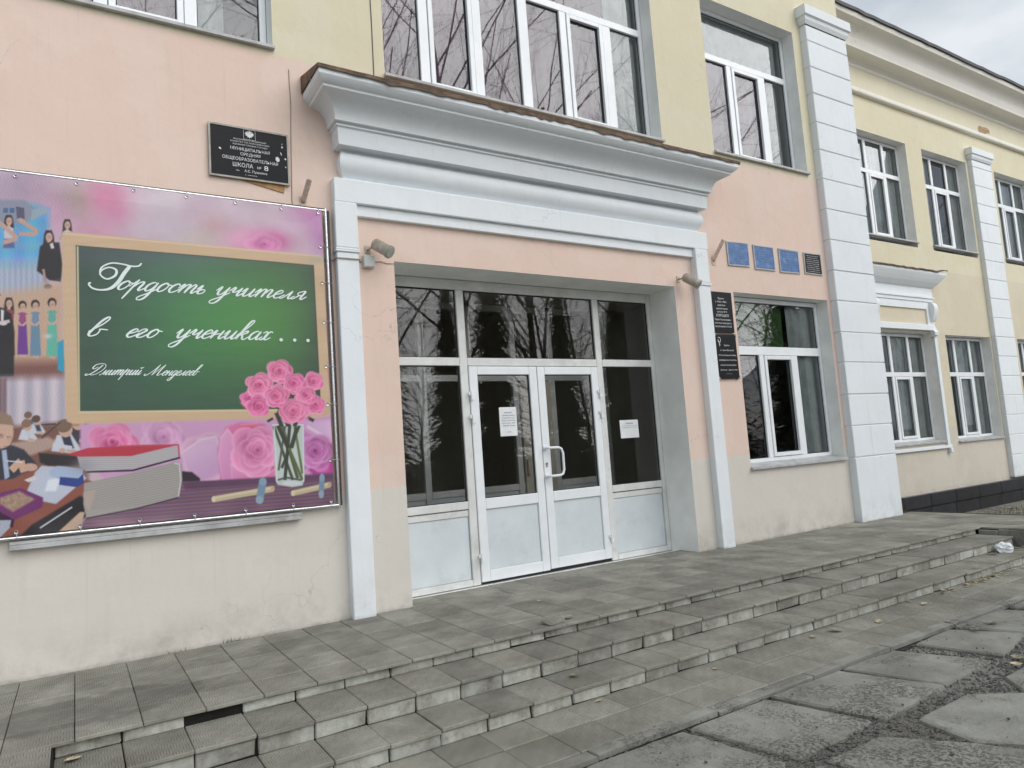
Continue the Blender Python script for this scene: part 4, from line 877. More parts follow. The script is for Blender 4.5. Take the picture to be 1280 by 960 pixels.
petal([(380, 528), (434, 522), (434, 560), (404, 545)], (214, 168, 214), (226, 190, 222), 0); line([(384, 533), (404, 545), (422, 560)], 3, (232, 214, 232), 1.5)
petal([(378, 536), (390, 545), (392, 565), (384, 585), (378, 588)], (206, 130, 196), (196, 110, 186), 1); poly([(392, 545), (424, 560), (434, 562), (434, 592), (392, 594), (386, 588)], (188, 60, 150), 2); ell(402, 585, 9, 7, (216, 90, 176), 2); ell(420, 570, 10, 6, (170, 60, 140), 2); ell(414, 573, 4.5, 4, (40, 26, 44), 1.2)
poly([(227, 589), (240, 590), (250, 598), (250, 604), (226, 603)], (50, 36, 50), 1)
rose(322, 564, 35, 10, (244, 176, 210), (228, 132, 178), (204, 86, 134), .98, 1.2); rose(395, 565, 24, 0, (226, 170, 220), (196, 96, 170), (150, 44, 120), 1.0, 1.6, .8); poly([(283, 601), (360, 597), (360, 606), (283, 608)], (122, 88, 112), 1)
# table
poly([(100, 662), (112, 636), (228, 602), (300, 600), (436, 591), (436, 640), (150, 665), (60, 678)], lambda u, v: np.stack([122+14*np.sin((v+u*.075)*1.4)+.1*(u-200)*0, 88+10*np.sin((v+u*.075)*1.4+1), 112+10*np.sin((v+u*.075)*1.1)], 1), 1)
poly([(228, 603), (434, 590), (434, 598), (232, 612)], (94, 60, 92), 1.5, .8); blob(170, 655, 60, 8, (168, 134, 146), .7)
# two thick books
poly([(105, 604), (160, 592), (220, 577), (227, 580), (228, 600), (224, 622), (170, 636), (108, 648), (104, 630)], lambda u, v: np.stack([166+8*np.sin(v*2.1+u*.4), 162+8*np.sin(v*2.1+u*.4), 158+8*np.sin(v*2.1+u*.4)], 1), .8)
line([(108, 648), (170, 636), (223, 622)], 1.4, (50, 40, 50)); line([(218, 579), (224, 580), (226, 600), (223, 620)], 1.2, (226, 222, 216)); poly([(104, 616), (120, 612), (112, 640), (107, 634)], (186, 170, 160), 1)
poly([(96, 569), (162, 569), (222, 556), (225, 571), (166, 586), (110, 590), (100, 584)], lambda u, v: np.stack([184+10*np.sin(v*2.4), 180+10*np.sin(v*2.4), 184+10*np.sin(v*2.4)], 1), .8)
poly([(84, 568), (110, 560), (180, 556), (223, 556), (164, 570), (100, 571)], (196, 52, 72), .8); line([(150, 558), (223, 556), (224, 572)], 1.8, (204, 70, 90)); line([(108, 590), (166, 588), (225, 572)], 2.2, (40, 36, 60))
blob(104, 582, 14, 9, (150, 146, 160), .6)
# chalk board
WD = lambda u, v: np.stack([214+2*np.sin(v*.5+u*.03)+0*u, 182+2*np.sin(v*.7+u*.05), 146+2*np.sin(v*.6+u*.04)], 1)
poly([(80, 290.5), (86, 290), (398, 319), (403, 321), (405, 326), (412.5, 512), (411, 518), (404, 521.5), (92, 530), (84, 527), (82, 520), (77, 300), (77.5, 293)], WD, .8)
line([(79, 292), (400, 320)], 1.4, (232, 206, 172), .8)
poly([(94.5, 307), (392, 331.5), (400.5, 511), (98, 514.5)], lambda u, v: np.stack([
    56+18*np.exp(-(((u-335)/70)**2+((v-400)/75)**2))+12*np.exp(-(((u-240)/80)**2+((v-350)/70)**2))+14*np.exp(-((v-318)/16)**2),
    84+46*np.exp(-(((u-335)/75)**2+((v-400)/80)**2))+42*np.exp(-(((u-235)/85)**2+((v-390)/100)**2)) - 14*np.clip((u-372)/25, 0, 1),
    72-6*np.clip((u-200)/150, 0, 1)+16*np.exp(-(((u-230)/80)**2+((v-340)/50)**2))+16*np.exp(-((v-318)/14)**2)], 1)+fbm(u*.4, v*3, 60, 5)[:, None]*3, .5)
line([(97, 307), (99, 515), (401, 512)], 2.0, (226, 208, 164), .7); line([(94.5, 307), (392, 331.5), (400.5, 511)], 1.2, (50, 52, 44), .6, .8); blob(395, 325, 16, 5, (170, 176, 160), .5)
# vase with roses
poly([(340, 531), (379.5, 531), (380.5, 600), (378, 607), (365, 609), (347, 606), (344.5, 601)], (196, 208, 206), .6)
poly([(344, 560), (376, 560), (377, 596), (348, 598)], (206, 216, 212), 3, .8)
for a_, b_, w_, c_ in [((342, 533), (366, 600), 3.5, (72, 82, 62)), ((352, 531), (372, 598), 4, (86, 96, 62)), ((374, 532), (352, 585), 3.5, (70, 74, 62)), ((362, 530), (356, 600), 4, (60, 66, 52)), ((356, 533), (348, 588), 2.6, (88, 92, 80)), ((368, 533), (378, 592), 3, (104, 122, 72)), ((347, 532), (360, 560), 5, (56, 60, 50)), ((371, 534), (364, 560), 5, (66, 70, 56)), ((361, 560), (378, 600), 3.4, (96, 110, 66))]: line([a_, b_], w_, c_, .7)
line([(347, 600), (358, 597), (376, 600)], 2.2, (70, 90, 84), .8); line([(340, 531), (379.5, 531)], 1.4, (226, 232, 230), .6, .8); line([(342.5, 533), (346.5, 603)], 1.3, (228, 234, 232), .6, .9); line([(378.5, 533), (379.5, 602)], 1.3, (226, 232, 230), .6, .9); ell(365, 604, 12, 3, (216, 224, 224), 1)
for a_ in [((345, 516), (352, 533), 5), ((356, 510), (360, 533), 6), ((372, 520), (368, 533), 5), ((341, 523), (334, 527), 3), ((386, 523), (392, 526), 4)]: line([a_[0], a_[1]], a_[2], (50, 62, 44), .8)
poly([(352, 478), (376, 480), (386, 522), (346, 522)], (62, 66, 50), 2)
petal([(300, 503), (308, 492), (320, 500), (318, 512), (306, 511)], (226, 100, 140), (214, 90, 130), 0)
for r_ in [(310, 498, 11, 12), (380, 512, 11, 0), (348.5, 464.5, 16, 0), (391, 477, 13, 6), (323.5, 482, 17, 0), (367, 479.5, 14.5, 8), (394, 506, 12.5, 10), (382, 495, 14, 4), (323, 508, 15, 14), (345, 496, 16, 4), (366.5, 514, 16.5, 0)]: rose(r_[0], r_[1], r_[2]*1.08, r_[3])
# chalks and clips
for a_, b_, w_ in (((267, 624), (341, 611), 7.4), ((366, 616.5), (412, 606), 7)):
    line([a_, b_], w_, (206, 190, 152), .7); line([(a_[0], a_[1]-w_*.2), (b_[0], b_[1]-w_*.2)], w_*.3, (224, 210, 176), .8); ell(a_[0], a_[1], 2.6, w_/2, (226, 212, 180), .5); ell(b_[0], b_[1], 2.4, w_/2, (196, 178, 138), .5)
for a_, b_ in (((328.5, 602), (324.5, 625)), ((402.5, 597), (401.5, 618))):
    line([a_, b_], 9.5 if a_[0] < 350 else 6.5, (122, 150, 178), .7); ell(a_[0], a_[1], 4.8 if a_[0] < 350 else 3.3, 5, (140, 164, 190), .6); ell(b_[0], b_[1], 4.8 if a_[0] < 350 else 3.3, 5, (150, 172, 196), .6)
# build the cloth with the print as colour
nv = NX*NZ; co = np.empty((nv, 3), np.float32); co[:, 0] = GX.ravel(); co[:, 1] = GY.ravel(); co[:, 2] = GZ.ravel()
ii = (np.arange(NZ-1)[:, None]*NX+np.arange(NX-1)[None]).ravel(); quads = np.stack([ii, ii+1, ii+NX+1, ii+NX], 1).astype(np.int32)
me = bpy.data.meshes.new('printed_cloth'); me.vertices.add(nv); me.vertices.foreach_set('co', co.ravel())
me.loops.add(quads.size); me.loops.foreach_set('vertex_index', quads.ravel()); me.polygons.add(len(quads)); me.polygons.foreach_set('loop_start', np.arange(0, quads.size, 4, dtype=np.int32))
me.polygons.foreach_set('use_smooth', np.ones(len(quads), bool)); me.update(calc_edges=True)
ca = me.color_attributes.new('print', 'FLOAT_COLOR', 'POINT'); img = C.reshape(NZ, NX, 3)
def blur(im, k_):
    w_ = np.exp(-np.linspace(-2, 2, 2*k_+1)**2); w_ /= w_.sum()
    for ax in (0, 1): pd = np.pad(im, [(k_, k_) if a_ == ax else (0, 0) for a_ in range(3)], mode='edge'); im = sum(w_[j]*np.take(pd, range(j, j+im.shape[ax]), axis=ax) for j in range(2*k_+1))
    return im
wl = np.clip((92-U.reshape(NZ, NX))/12, 0, 1)[..., None]; img = img*(1-wl)+blur(img, 1)*wl
C = img.reshape(-1, 3)+(fbm(U, V, 5, 9, 3)*5)[:, None]*(np.clip((100-U)/20, 0, 1)*1.6+.4)[:, None]
g_ = C.mean(1, keepdims=True); C = (g_+(C-g_)*.93)*.93; s_ = np.clip(C, 0, 255)/255; lin = np.where(s_ <= .04045, s_/12.92, ((s_+.055)/1.055)**2.4)
ca.data.foreach_set('color', np.concatenate([lin, np.ones((nv, 1))], 1).astype(np.float32).ravel())
T = NT('printed_vinyl'); at_ = T.n('ShaderNodeAttribute', attribute_name='print'); T.l(at_.outputs['Color'], T.b.inputs['Base Color']); T.b.inputs['Roughness'].default_value = .42; T.b.inputs['Specular IOR Level'].default_value = .45
T.l(T.bump(T.noise(T.pos(), 3.2, 3, .5), .25, .03), T.b.inputs['Normal']); me.materials.append(T.m)
banner = thing('banner', 'large pink printed school banner with green chalkboard and roses, stretched in a tube frame', 'banner', (.18, BY, .93))
cloth = bpy.data.objects.new('printed_cloth', me); COL.objects.link(cloth); cloth.parent = banner; cloth.location = -Vector(banner.location)
# cursive lettering as pen strokes
GL = {
 'о': (.78, [[(.5, .92), (.3, 1.0), (.08, .7), (.08, .25), (.28, 0), (.5, .2), (.58, .65), (.42, 1.0), (.5, .85), (.85, .75)]]),
 'р': (.95, [[(-.1, .4), (.16, 1.25)], [(.16, 1.2), (.16, -1.0)], [(.16, .3), (.36, .9), (.56, 1.0), (.64, .75), (.62, .25), (.74, 0), (1.0, .35)]]),
 'д': (.82, [[(.5, .92), (.3, 1.0), (.08, .7), (.08, .25), (.28, 0), (.5, .3), (.58, 1.0)], [(.58, 1.0), (.58, -.55), (.42, -1.0), (.16, -1.0), (.12, -.7), (.5, -.25), (.9, .35)]]),
 'с': (.64, [[(.52, .78), (.42, 1.0), (.16, .85), (.06, .35), (.25, 0), (.5, .1), (.75, .5)]]),
 'т': (1.3, [[(-.08, .5), (.1, 1.0), (.16, .85), (.16, 0)], [(.16, .3), (.36, .95), (.52, 1.0), (.58, .8), (.58, 0)], [(.58, .3), (.78, .95), (.92, 1), (1.0, .8), (.98, .25), (1.1, 0), (1.35, .4)]]),
 'ь': (.7, [[(-.08, .5), (.1, 1.0), (.12, .3), (.25, 0), (.5, .1), (.54, .4), (.36, .52), (.18, .4)]]),
 'у': (.85, [[(-.08, .5), (.1, 1.0), (.14, .3), (.28, .0), (.48, .25), (.62, 1.0)], [(.62, 1), (.6, -.5), (.42, -1.0), (.16, -.98), (.1, -.7), (.5, -.25), (.92, .35)]]),
 'ч': (.86, [[(-.08, .5), (.1, 1), (.2, .85), (.18, .5), (.34, .42), (.56, .75), (.62, 1)], [(.62, 1), (.6, .25), (.72, 0), (.95, .4)]]),
 'и': (.9, [[(-.08, .5), (.1, 1), (.14, .25), (.28, 0), (.48, .25), (.62, 1)], [(.62, 1), (.6, .25), (.74, 0), (.98, .4)]]),
 'й': (.9, [[(-.08, .5), (.1, 1), (.14, .25), (.28, 0), (.48, .25), (.62, 1)], [(.62, 1), (.6, .25), (.74, 0), (.98, .4)], [(.2, 1.5), (.36, 1.3), (.6, 1.55)]]),
 'е': (.64, [[(.0, .4), (.4, .6), (.48, .88), (.3, 1), (.1, .7), (.08, .25), (.28, 0), (.5, .12), (.78, .5)]]),
 'л': (.82, [[(-.1, .1), (.08, .02), (.28, .4), (.5, 1)], [(.5, 1), (.5, .25), (.64, 0), (.9, .4)]]),
 'я': (.86, [[(-.1, .1), (.08, .02), (.24, .25), (.4, .5)], [(.6, .52), (.3, .52), (.18, .78), (.4, 1), (.62, 1), (.6, .25), (.74, 0), (.98, .4)]]),
 'в': (.8, [[(-.05, .5), (.3, 1.3), (.42, 2.0), (.3, 2.25), (.14, 1.8), (.08, .8), (.08, .25), (.26, 0), (.48, .2), (.48, .62), (.42, .8), (.85, .75)]]),
 'г': (.72, [[(-.05, .6), (.12, .95), (.32, 1.0), (.42, .8), (.2, .4), (.14, .12), (.3, 0), (.52, .1), (.8, .55)]]),
 'н': (.9, [[(-.08, .5), (.12, 1), (.1, 0)], [(.1, .4), (.3, .55), (.6, .6)], [(.62, 1), (.6, .25), (.74, 0), (.98, .4)]]),
 'к': (.9, [[(-.05, .4), (.3, 1.4), (.42, 2.1), (.3, 2.3), (.16, 1.9), (.1, 0)], [(.1, .4), (.3, .9), (.52, 1.0), (.52, .75), (.2, .52), (.36, .45), (.52, .08), (.7, 0), (.95, .4)]]),
 'а': (.9, [[(.5, .92), (.3, 1.0), (.08, .7), (.08, .25), (.28, 0), (.5, .3), (.6, 1.0)], [(.6, 1), (.6, .25), (.74, 0), (.98, .4)]]),
 'х': (.75, [[(-.05, .8), (.12, 1), (.3, .75), (.3, .25), (.12, 0), (-.04, .15)], [(.66, .85), (.48, 1), (.3, .75), (.3, .25), (.48, 0), (.74, .3)]]),
 'м': (1.1, [[(-.1, .1), (.05, .02), (.22, .4), (.34, 1)], [(.34, 1), (.44, .05)], [(.44, .05), (.78, 1)], [(.78, 1), (.76, .25), (.88, 0), (1.15, .4)]]),
 ' ': (.6, []), '.': (.8, [[(.28, .03), (.36, .10)], [(.28, .10), (.36, .03)]]),
 'Д': (2.1, [[(.1, .25), (-.1, .1), (.1, -.08), (.5, .12), (.9, 0), (1.5, .3), (1.9, 1.1), (1.7, 1.9), (1.0, 2.25), (.2, 2.0), (.1, 1.4), (.45, 1.2), (.8, 1.6)], [(1.25, 2.0), (1.0, 1.0), (.6, .25), (.3, .05)]]),
 'М': (2.5, [[(-.25, .35), (-.2, .05), (.1, .05), (.6, .9), (.95, 2.2)], [(.95, 2.2), (.95, .05)], [(.95, .05), (1.8, 2.2)], [(1.8, 2.2), (1.75, .5), (1.95, 0), (2.5, .5)]]) }
def catmull(pts, k_=7):
    if len(pts) == 2: return [tuple(np.array(pts[0])*(1-t)+np.array(pts[1])*t) for t in np.linspace(0, 1, 4)]
    P_ = [np.array(p_, float) for p_ in pts]; P_ = [2*P_[0]-P_[1]]+P_+[2*P_[-1]-P_[-2]]; out = []
    for i in range(1, len(P_)-2):
        for j in range(k_):
            t = j/k_; out.append(tuple(.5*((2*P_[i])+(P_[i+1]-P_[i-1])*t+(2*P_[i-1]-5*P_[i]+4*P_[i+1]-P_[i+2])*t*t+(3*P_[i]-P_[i-1]-3*P_[i+1]+P_[i+2])*t**3)))
    return out+[tuple(P_[-2])]
def ribbon(mb, pts, w0, w1, y):
    """flat pen stroke, thick on the way down and thin on the way up"""
    n = len(pts); vv = []
    for i in range(n):
        a_ = pts[max(i-1, 0)]; b_ = pts[min(i+1, n-1)]; dx, dz = b_[0]-a_[0], b_[1]-a_[1]; l_ = math.hypot(dx, dz)+1e-9
        wd = w0+w1*max(0, -dz/l_)**1.2; wd *= min(1, .65+.35*min(i, n-1-i)/2); nx_, nz_ = -dz/l_*wd/2, dx/l_*wd/2; x_, z_ = pts[i]
        yy = y+float(sag(np.array(x_), np.array(z_)))
        vv += [(x_+nx_, yy, z_+nz_), (x_-nx_, yy, z_-nz_)]
    mb.add(vv, [(2*i, 2*i+1, 2*i+3, 2*i+2) for i in range(n-1)])
def write(mb, text, x0, x1, zb, xh, w0, w1, slant=.80, spread=None):
    tot = sum(GL[c_][0] for c_ in text[:-1])+.75; sx = (x1-x0)/tot; cx = 0
    for c_ in text:
        lm = MB()
        for s_ in GL[c_][1]:
            q_ = [(x0+(cx+px)*sx+slant*pz*xh-slant*.35*xh, zb+pz*xh) for px, pz in s_]; ribbon(lm, catmull(q_), w0, w1, BY-.0035)
        if lm.v: lm.build('letter', LETM, banner)
        cx += GL[c_][0]
LETM = plain('print_white', srgb(222, 234, 232), .45, .04, 20, 0)
L1 = MB()
ribbon(L1, catmull([(.158, 2.700), (.175, 2.735), (.220, 2.757), (.262, 2.742), (.255, 2.700), (.205, 2.672), (.165, 2.700), (.172, 2.752), (.231, 2.789), (.300, 2.788), (.36, 2.777), (.405, 2.782), (.425, 2.805)]), .011, .006, BY-.004)
ribbon(L1, catmull([(.352, 2.779), (.315, 2.725), (.275, 2.655), (.225, 2.605), (.165, 2.590), (.115, 2.600), (.093, 2.628), (.106, 2.640)]), .012, .016, BY-.0045)
write(L1, 'ордость', .272, .866, 2.600, .066, .0085, .008)
write(L1, 'учителя', .930, 1.592, 2.600, .066, .0085, .008)
write(L1, 'в', .085, .175, 2.258, .062, .0085, .009); write(L1, 'его', .322, .525, 2.255, .062, .0085, .008)
write(L1, 'учениках', .645, 1.322, 2.258, .066, .0085, .008)
L1.build('letter', LETM, banner)
for x_ in (1.399, 1.506, 1.613): L1 = MB(); L1.add([(x_+.014*math.cos(t), BY-.006+float(sag(np.array(x_), np.array(2.262))), 2.262+.014*math.sin(t)) for t in [math.pi*2*i/10 for i in range(10)]], [tuple(range(10))]); L1.build('letter', LETM, banner)
write(L1, 'Дмитрий', .078, .400, 1.983, .036, .0042, .004); write(L1, 'Менделеев', .445, .780, 1.978, .036, .0042, .004)
# tube frame, rail and ties
f = MB(); yf = BY+.012
f.tube([(BX0-.03, yf, BZ1+.012), (BX1+.035, yf, BZ1+.004)], .012, 8); f.tube([(BX0-.03, yf, BZ0-.018), (BX1+.035, yf, BZ0-.016)], .012, 8)
f.tube([(BX1+.035, yf, BZ1+.02), (BX1+.04, yf, BZ0-.03)], .012, 8); f.tube([(BX0-.03, yf, BZ1+.02), (BX0-.03, yf, BZ0-.03)], .012, 8)
f.build('tube_frame', M['chrome'], banner, smooth=50)
f = MB(); f.box(BX1+.052, BX1+.07, -.045, -.001, BZ0-.02, BZ1+.01); f.box(BX0, BX1+.03, -.035, -.001, BZ1+.022, BZ1+.030); f.build('edge_angle', M['wire'], banner)
f = MB(); f.cbox(-.365, 1.515, -.06, -.012, .838, .870, .003); f.cbox(-.365, 1.515, -.05, -.012, .871, .893, .003); f.build('lower_rail', M['sillm'], banner)
def torus(mb, c_, r_, t_, n=10, m_=5):
    vv = [(c_[0]+(r_+t_*math.cos(b_))*math.cos(a_), c_[1]+t_*math.sin(b_), c_[2]+(r_+t_*math.cos(b_))*math.sin(a_)) for a_ in [2*math.pi*i/n for i in range(n)] for b_ in [2*math.pi*j/m_ for j in range(m_)]]
    mb.add(vv, [(i*m_+j, ((i+1) % n)*m_+j, ((i+1) % n)*m_+(j+1) % m_, i*m_+(j+1) % m_) for i in range(n) for j in range(m_)])
for x_ in [-1.39+.3545*i for i in range(9)]+[1.745]:
    for z_, s_ in ((3.350, 1), (.957, -1)):
        t = MB(); torus(t, (x_, BY-.004, z_), .010, .0035); t.tube([(x_, BY-.006, z_+s_*.004), (x_+.004, BY-.010, z_+s_*.03), (x_+.002, BY+.0, z_+s_*.044)], .0025, 5); t.build('tie', M['chrome'], banner)
for z_ in (3.06, 2.75, 2.42, 2.05, 1.74, 1.285):
    t = MB(); torus(t, (1.752, BY-.004, z_), .010, .0035); t.tube([(1.756, BY-.006, z_), (1.79, BY-.012, z_+.002), (1.832, BY-.004, z_)], .0025, 5); t.build('tie', M['chrome'], banner)

# ---------------------------------------------------------------- plaques
def text_into(mb, s, cx, zb, h, y, width=None, m=0):
    cu = bpy.data.curves.new('t', 'FONT'); cu.body = s; cu.size = 1; cu.align_x = 'LEFT'; cu.resolution_u = 2
    o = bpy.data.objects.new('t', cu); me_ = o.to_mesh(); v_ = [tuple(v.co) for v in me_.vertices]; f_ = [tuple(p_.vertices) for p_ in me_.polygons]; o.to_mesh_clear()
    bpy.data.objects.remove(o); bpy.data.curves.remove(cu)
    if not v_: return
    x0 = min(v[0] for v in v_); x1 = max(v[0] for v in v_); k_ = h/.73; kx = k_ if width is None else width/(x1-x0)
    mb.add([(cx+(a_-(x0+x1)/2)*kx, y, zb+b_*k_) for a_, b_, c_ in v_], f_, m)
def board(name, label, cat, pts, y, th, mat, frame=None, group=None, ragged=0):
    """plate from its four corners (x, z)"""
    t = thing(name, label, cat, (pts[3][0], y, pts[3][1]), group)
    b_ = MB(); P_ = []
    for i in range(4):
        a_, c_ = pts[i], pts[(i+1) % 4]; k_ = 8 if ragged else 1
        for j in range(k_): P_.append((a_[0]+(c_[0]-a_[0])*j/k_+random.uniform(-ragged, ragged), a_[1]+(c_[1]-a_[1])*j/k_+random.uniform(-ragged, ragged)))
    n = len(P_); b_.add([(x, y-th, z) for x, z in P_]+[(x, y, z) for x, z in P_], [tuple(range(n)), tuple(range(2*n-1, n-1, -1))]+[(i, (i+1) % n, n+(i+1) % n, n+i) for i in range(n)])
    b_.build('plate', mat, t)
    if frame:
        f_ = MB(); w_ = .014
        for i in range(4):
            a_, c_ = Vector(pts[i]), Vector(pts[(i+1) % 4]); d_ = (c_-a_).normalized(); nn_ = Vector((d_.y, -d_.x))
            cen = Vector((sum(p_[0] for p_ in pts)/4, sum(p_[1] for p_ in pts)/4))
            if (cen-a_).dot(nn_) > 0: nn_ = -nn_
            q_ = [a_-d_*.0, c_+d_*.0, c_+nn_*w_+d_*w_, a_+nn_*w_-d_*w_]
            f_.add([(v.x, y-th-.004, v.y) for v in q_]+[(v.x, y+.001, v.y) for v in q_], [(0, 1, 2, 3), (0, 1, 5, 4), (2, 3, 7, 6), (1, 2, 6, 5), (3, 0, 4, 7)])
        f_.build('frame', frame, t)
    return t
pl = board('school_plaque', 'black school name plaque with eagle emblem, chipped edges and tilted wood behind its lower corner', 'plaque', [(.925, 3.990), (1.518, 3.990), (1.518, 3.582), (.925, 3.582)], -.012, .012, M['black'], M['alu'], ragged=.004)
lt = MB(); yy = -.0255
for s, z, h_, w_ in (('РОССИЙСКАЯ ФЕДЕРАЦИЯ', 3.893, .011, .25), ('КОМИТЕТ ПО ОБРАЗОВАНИЮ', 3.872, .011, .30), ('АДМИНИСТРАЦИИ ГОРОДА', 3.850, .011, .27), ('МУНИЦИПАЛЬНАЯ', 3.806, .026, .305), ('СРЕДНЯЯ', 3.766, .024, .155), ('ОБЩЕОБРАЗОВАТЕЛЬНАЯ', 3.722, .027, .43), ('ШКОЛА', 3.668, .034, .155), ('№', 3.670, .020, .03), ('8', 3.665, .042, .034), ('им.', 3.632, .012, .025), ('А.С. Пушкина', 3.630, .020, .175), ('г. школа', 3.604, .008, .09)):
    cx = {'ШКОЛА': 1.165, '№': 1.29, '8': 1.345, 'им.': 1.125, 'А.С. Пушкина': 1.262}.get(s, 1.225)
    text_into(lt, s, cx, z, h_, yy, w_)
tag(lt.build('lettering', M['letter'], pl), kind='stuff')
em = MB(); cx, cz = 1.222, 3.948
H = [(0, -.030), (.008, -.018), (.018, -.024), (.014, -.012), (.030, -.012), (.024, -.004), (.036, .002), (.028, .006), (.036, .014), (.026, .014), (.028, .024), (.016, .016), (.012, .010), (.012, .020), (.020, .024), (.012, .030), (.005, .024), (.004, .012), (.003, .034), (0, .038)]
pts_ = H+[(-a_, b_) for a_, b_ in H[::-1][1:-1]]; pc = [(cx+a_, yy, cz+b_) for a_, b_ in pts_]; nn = len(pc)
em.add([(cx, yy, cz)]+pc, [(0, 1+i, 1+(i+1) % nn) for i in range(nn)])
for a_, b_, c_, d_ in ((-.046, .046, .040, .042), (-.046, .046, -.042, -.040)): em.quad((cx+a_, yy, cz+c_), (cx+b_, yy, cz+c_), (cx+b_, yy, cz+d_), (cx+a_, yy, cz+d_))
for a_ in (-.046, .044): em.quad((cx+a_, yy, cz-.04), (cx+a_+.002, yy, cz-.04), (cx+a_+.002, yy, cz+.04), (cx+a_, yy, cz+.04))
em.build('emblem', M['letter'], pl)
ch = MB()
for x_, z_, a_, b_, g_ in ((.995, 3.799, .011, .007, -.6), (1.438, 3.778, .017, .022, .2), (1.468, 3.830, .004, .016, .4), (1.478, 3.888, .006, .010, 0), (1.502, 3.79, .008, .008, 0), (1.502, 3.72, .005, .006, 0), (1.478, 3.915, .003, .005, 0)):
    ch.add([(x_+a_*math.cos(t)*math.cos(g_)-b_*math.sin(t)*math.sin(g_)+random.uniform(-.001, .001), yy-.0005, z_+a_*math.cos(t)*math.sin(g_)+b_*math.sin(t)*math.cos(g_)) for t in [2*math.pi*i/9 for i in range(9)]], [tuple(range(9))])
ch.build('paint_chip', M['chip'], pl)
wd = MB(); q_ = [(1.11, 3.60), (1.50, 3.60), (1.497, 3.565), (1.485, 3.505), (1.14, 3.565)]; q_ = [(1.115, 3.573), (1.50, 3.60), (1.485, 3.505)]
wd.add([(x, -.009, z) for x, z in q_]+[(x, -.001, z) for x, z in q_], [(0, 1, 2), (0, 1, 4, 3), (1, 2, 5, 4), (2, 0, 3, 5)]); wd.build('backing_wood', M['wood'], pl)

blue_labels = ['blue enamel plaque nearest the pipe holder, first in the row above the lower window', 'blue plaque second from the pipe holder, scuffed along its lower edge', 'blue plaque between another blue plaque and the small black one']
for i, pts_ in enumerate(([(6.835, 3.632), (7.205, 3.640), (7.200, 3.362), (6.835, 3.352)], [(7.325, 3.634), (7.695, 3.636), (7.695, 3.348), (7.330, 3.345)], [(7.825, 3.634), (8.205, 3.634), (8.203, 3.350), (7.822, 3.342)])):
    t = board('plaque', blue_labels[i], 'plaque', pts_, -.004, .008, M['blue'], M['sillm'], 'small plaques above the lower window', ragged=.002)
    lt = MB()
    for k_ in range(7): text_into(lt, ['в этой школе учились', 'и работали герои труда', 'заслуженные учителя', 'почётные граждане города', 'победители олимпиад', 'выпускники школы', 'и мастера спорта'][k_], (pts_[0][0]+pts_[1][0])/2, 3.585-.034*k_, .011, -.0128, random.uniform(.2, .29))
    tag(lt.build('lettering', plain('faded_blue_print', srgb(110, 148, 196), .5, .05, 10, 0), t), kind='stuff')
t = board('plaque', 'small black plaque of dense pale text at the end of the row of blue ones', 'plaque', [(8.345, 3.630), (8.690, 3.634), (8.690, 3.362), (8.340, 3.365)], -.004, .008, M['black'], M['sillm'], 'small plaques above the lower window', ragged=.002)
lt = MB()
for k_ in range(9): text_into(lt, ['памяти учителей школы', 'и её выпускников,', 'погибших в годы войны', 'за свободу Родины', 'имена их навсегда', 'останутся в нашей', 'благодарной памяти', 'вечная слава героям', 'от учащихся школы'][k_], 8.517, 3.600-.027*k_, .012, -.0128, random.uniform(.22, .29))
tag(lt.build('lettering', M['letter'], t), kind='stuff')
t = board('memorial_plaque', 'upper black memorial plaque with nine lines of engraved text beside the white portal pilaster', 'plaque', [(6.425, 2.985), (6.792, 2.985), (6.785, 2.492), (6.425, 2.488)], -.004, .026, M['black'])
lt = MB()
for s, z, h_, w_ in (('Здесь', 2.896, .022, .11), ('с 1960-1980г.', 2.855, .020, .20), ('работал', 2.813, .020, .13), ('директором', 2.772, .020, .19), ('школы № 8', 2.732, .020, .17), ('ХОРОШКО', 2.682, .032, .22), ('Павел Пантелеевич', 2.636, .022, .28), ('отличник народного', 2.595, .021, .29), ('просвещения СССР', 2.554, .021, .29)): text_into(lt, s, 6.60, z, h_, -.0312, w_)
tag(lt.build('lettering', M['letter'], t), kind='stuff')
t = board('memorial_plaque', 'lower black memorial plaque with a ribbon emblem and metal corner clips beside the window', 'plaque', [(6.440, 2.468), (6.797, 2.472), (6.800, 1.938), (6.445, 1.932)], -.004, .022, M['black'])
lt = MB()
for s, z, h_, w_ in (('Здесь', 2.328, .018, .10), ('в годы Великой', 2.268, .018, .23), ('Отечественной войны', 2.208, .018, .30), ('размещался госпиталь', 2.150, .018, .30), ('наша 8 школьников', 2.090, .018, .27), ('ушли на фронт в 1941', 2.032, .018, .29), ('______', 1.995, .018, .10)): text_into(lt, s, 6.625, z, h_, -.0272, w_)
tag(lt.build('lettering', M['letter'], t), kind='stuff')
r_ = MB(); rb = []
for a_ in np.linspace(-2.6, 2.2, 16): rb.append((6.502+.026*math.cos(a_), 2.400+.030*math.sin(a_)))
for rr in (rb, [(6.480, 2.405), (6.505, 2.372), (6.512, 2.34), (6.500, 2.325)], [(6.515, 2.378), (6.498, 2.35), (6.506, 2.325)]):
    n = len(rr); vv = []
    for i, (x, z) in enumerate(rr):
        a_, b_ = rr[max(0, i-1)], rr[min(n-1, i+1)]; l_ = math.hypot(b_[0]-a_[0], b_[1]-a_[1]); nx_, nz_ = -(b_[1]-a_[1])/l_*.0035, (b_[0]-a_[0])/l_*.0035; vv += [(x+nx_, -.0272, z+nz_), (x-nx_, -.0272, z-nz_)]
    r_.add(vv, [(2*i, 2*i+1, 2*i+3, 2*i+2) for i in range(n-1)])
r_.build('emblem', M['letter'], t)
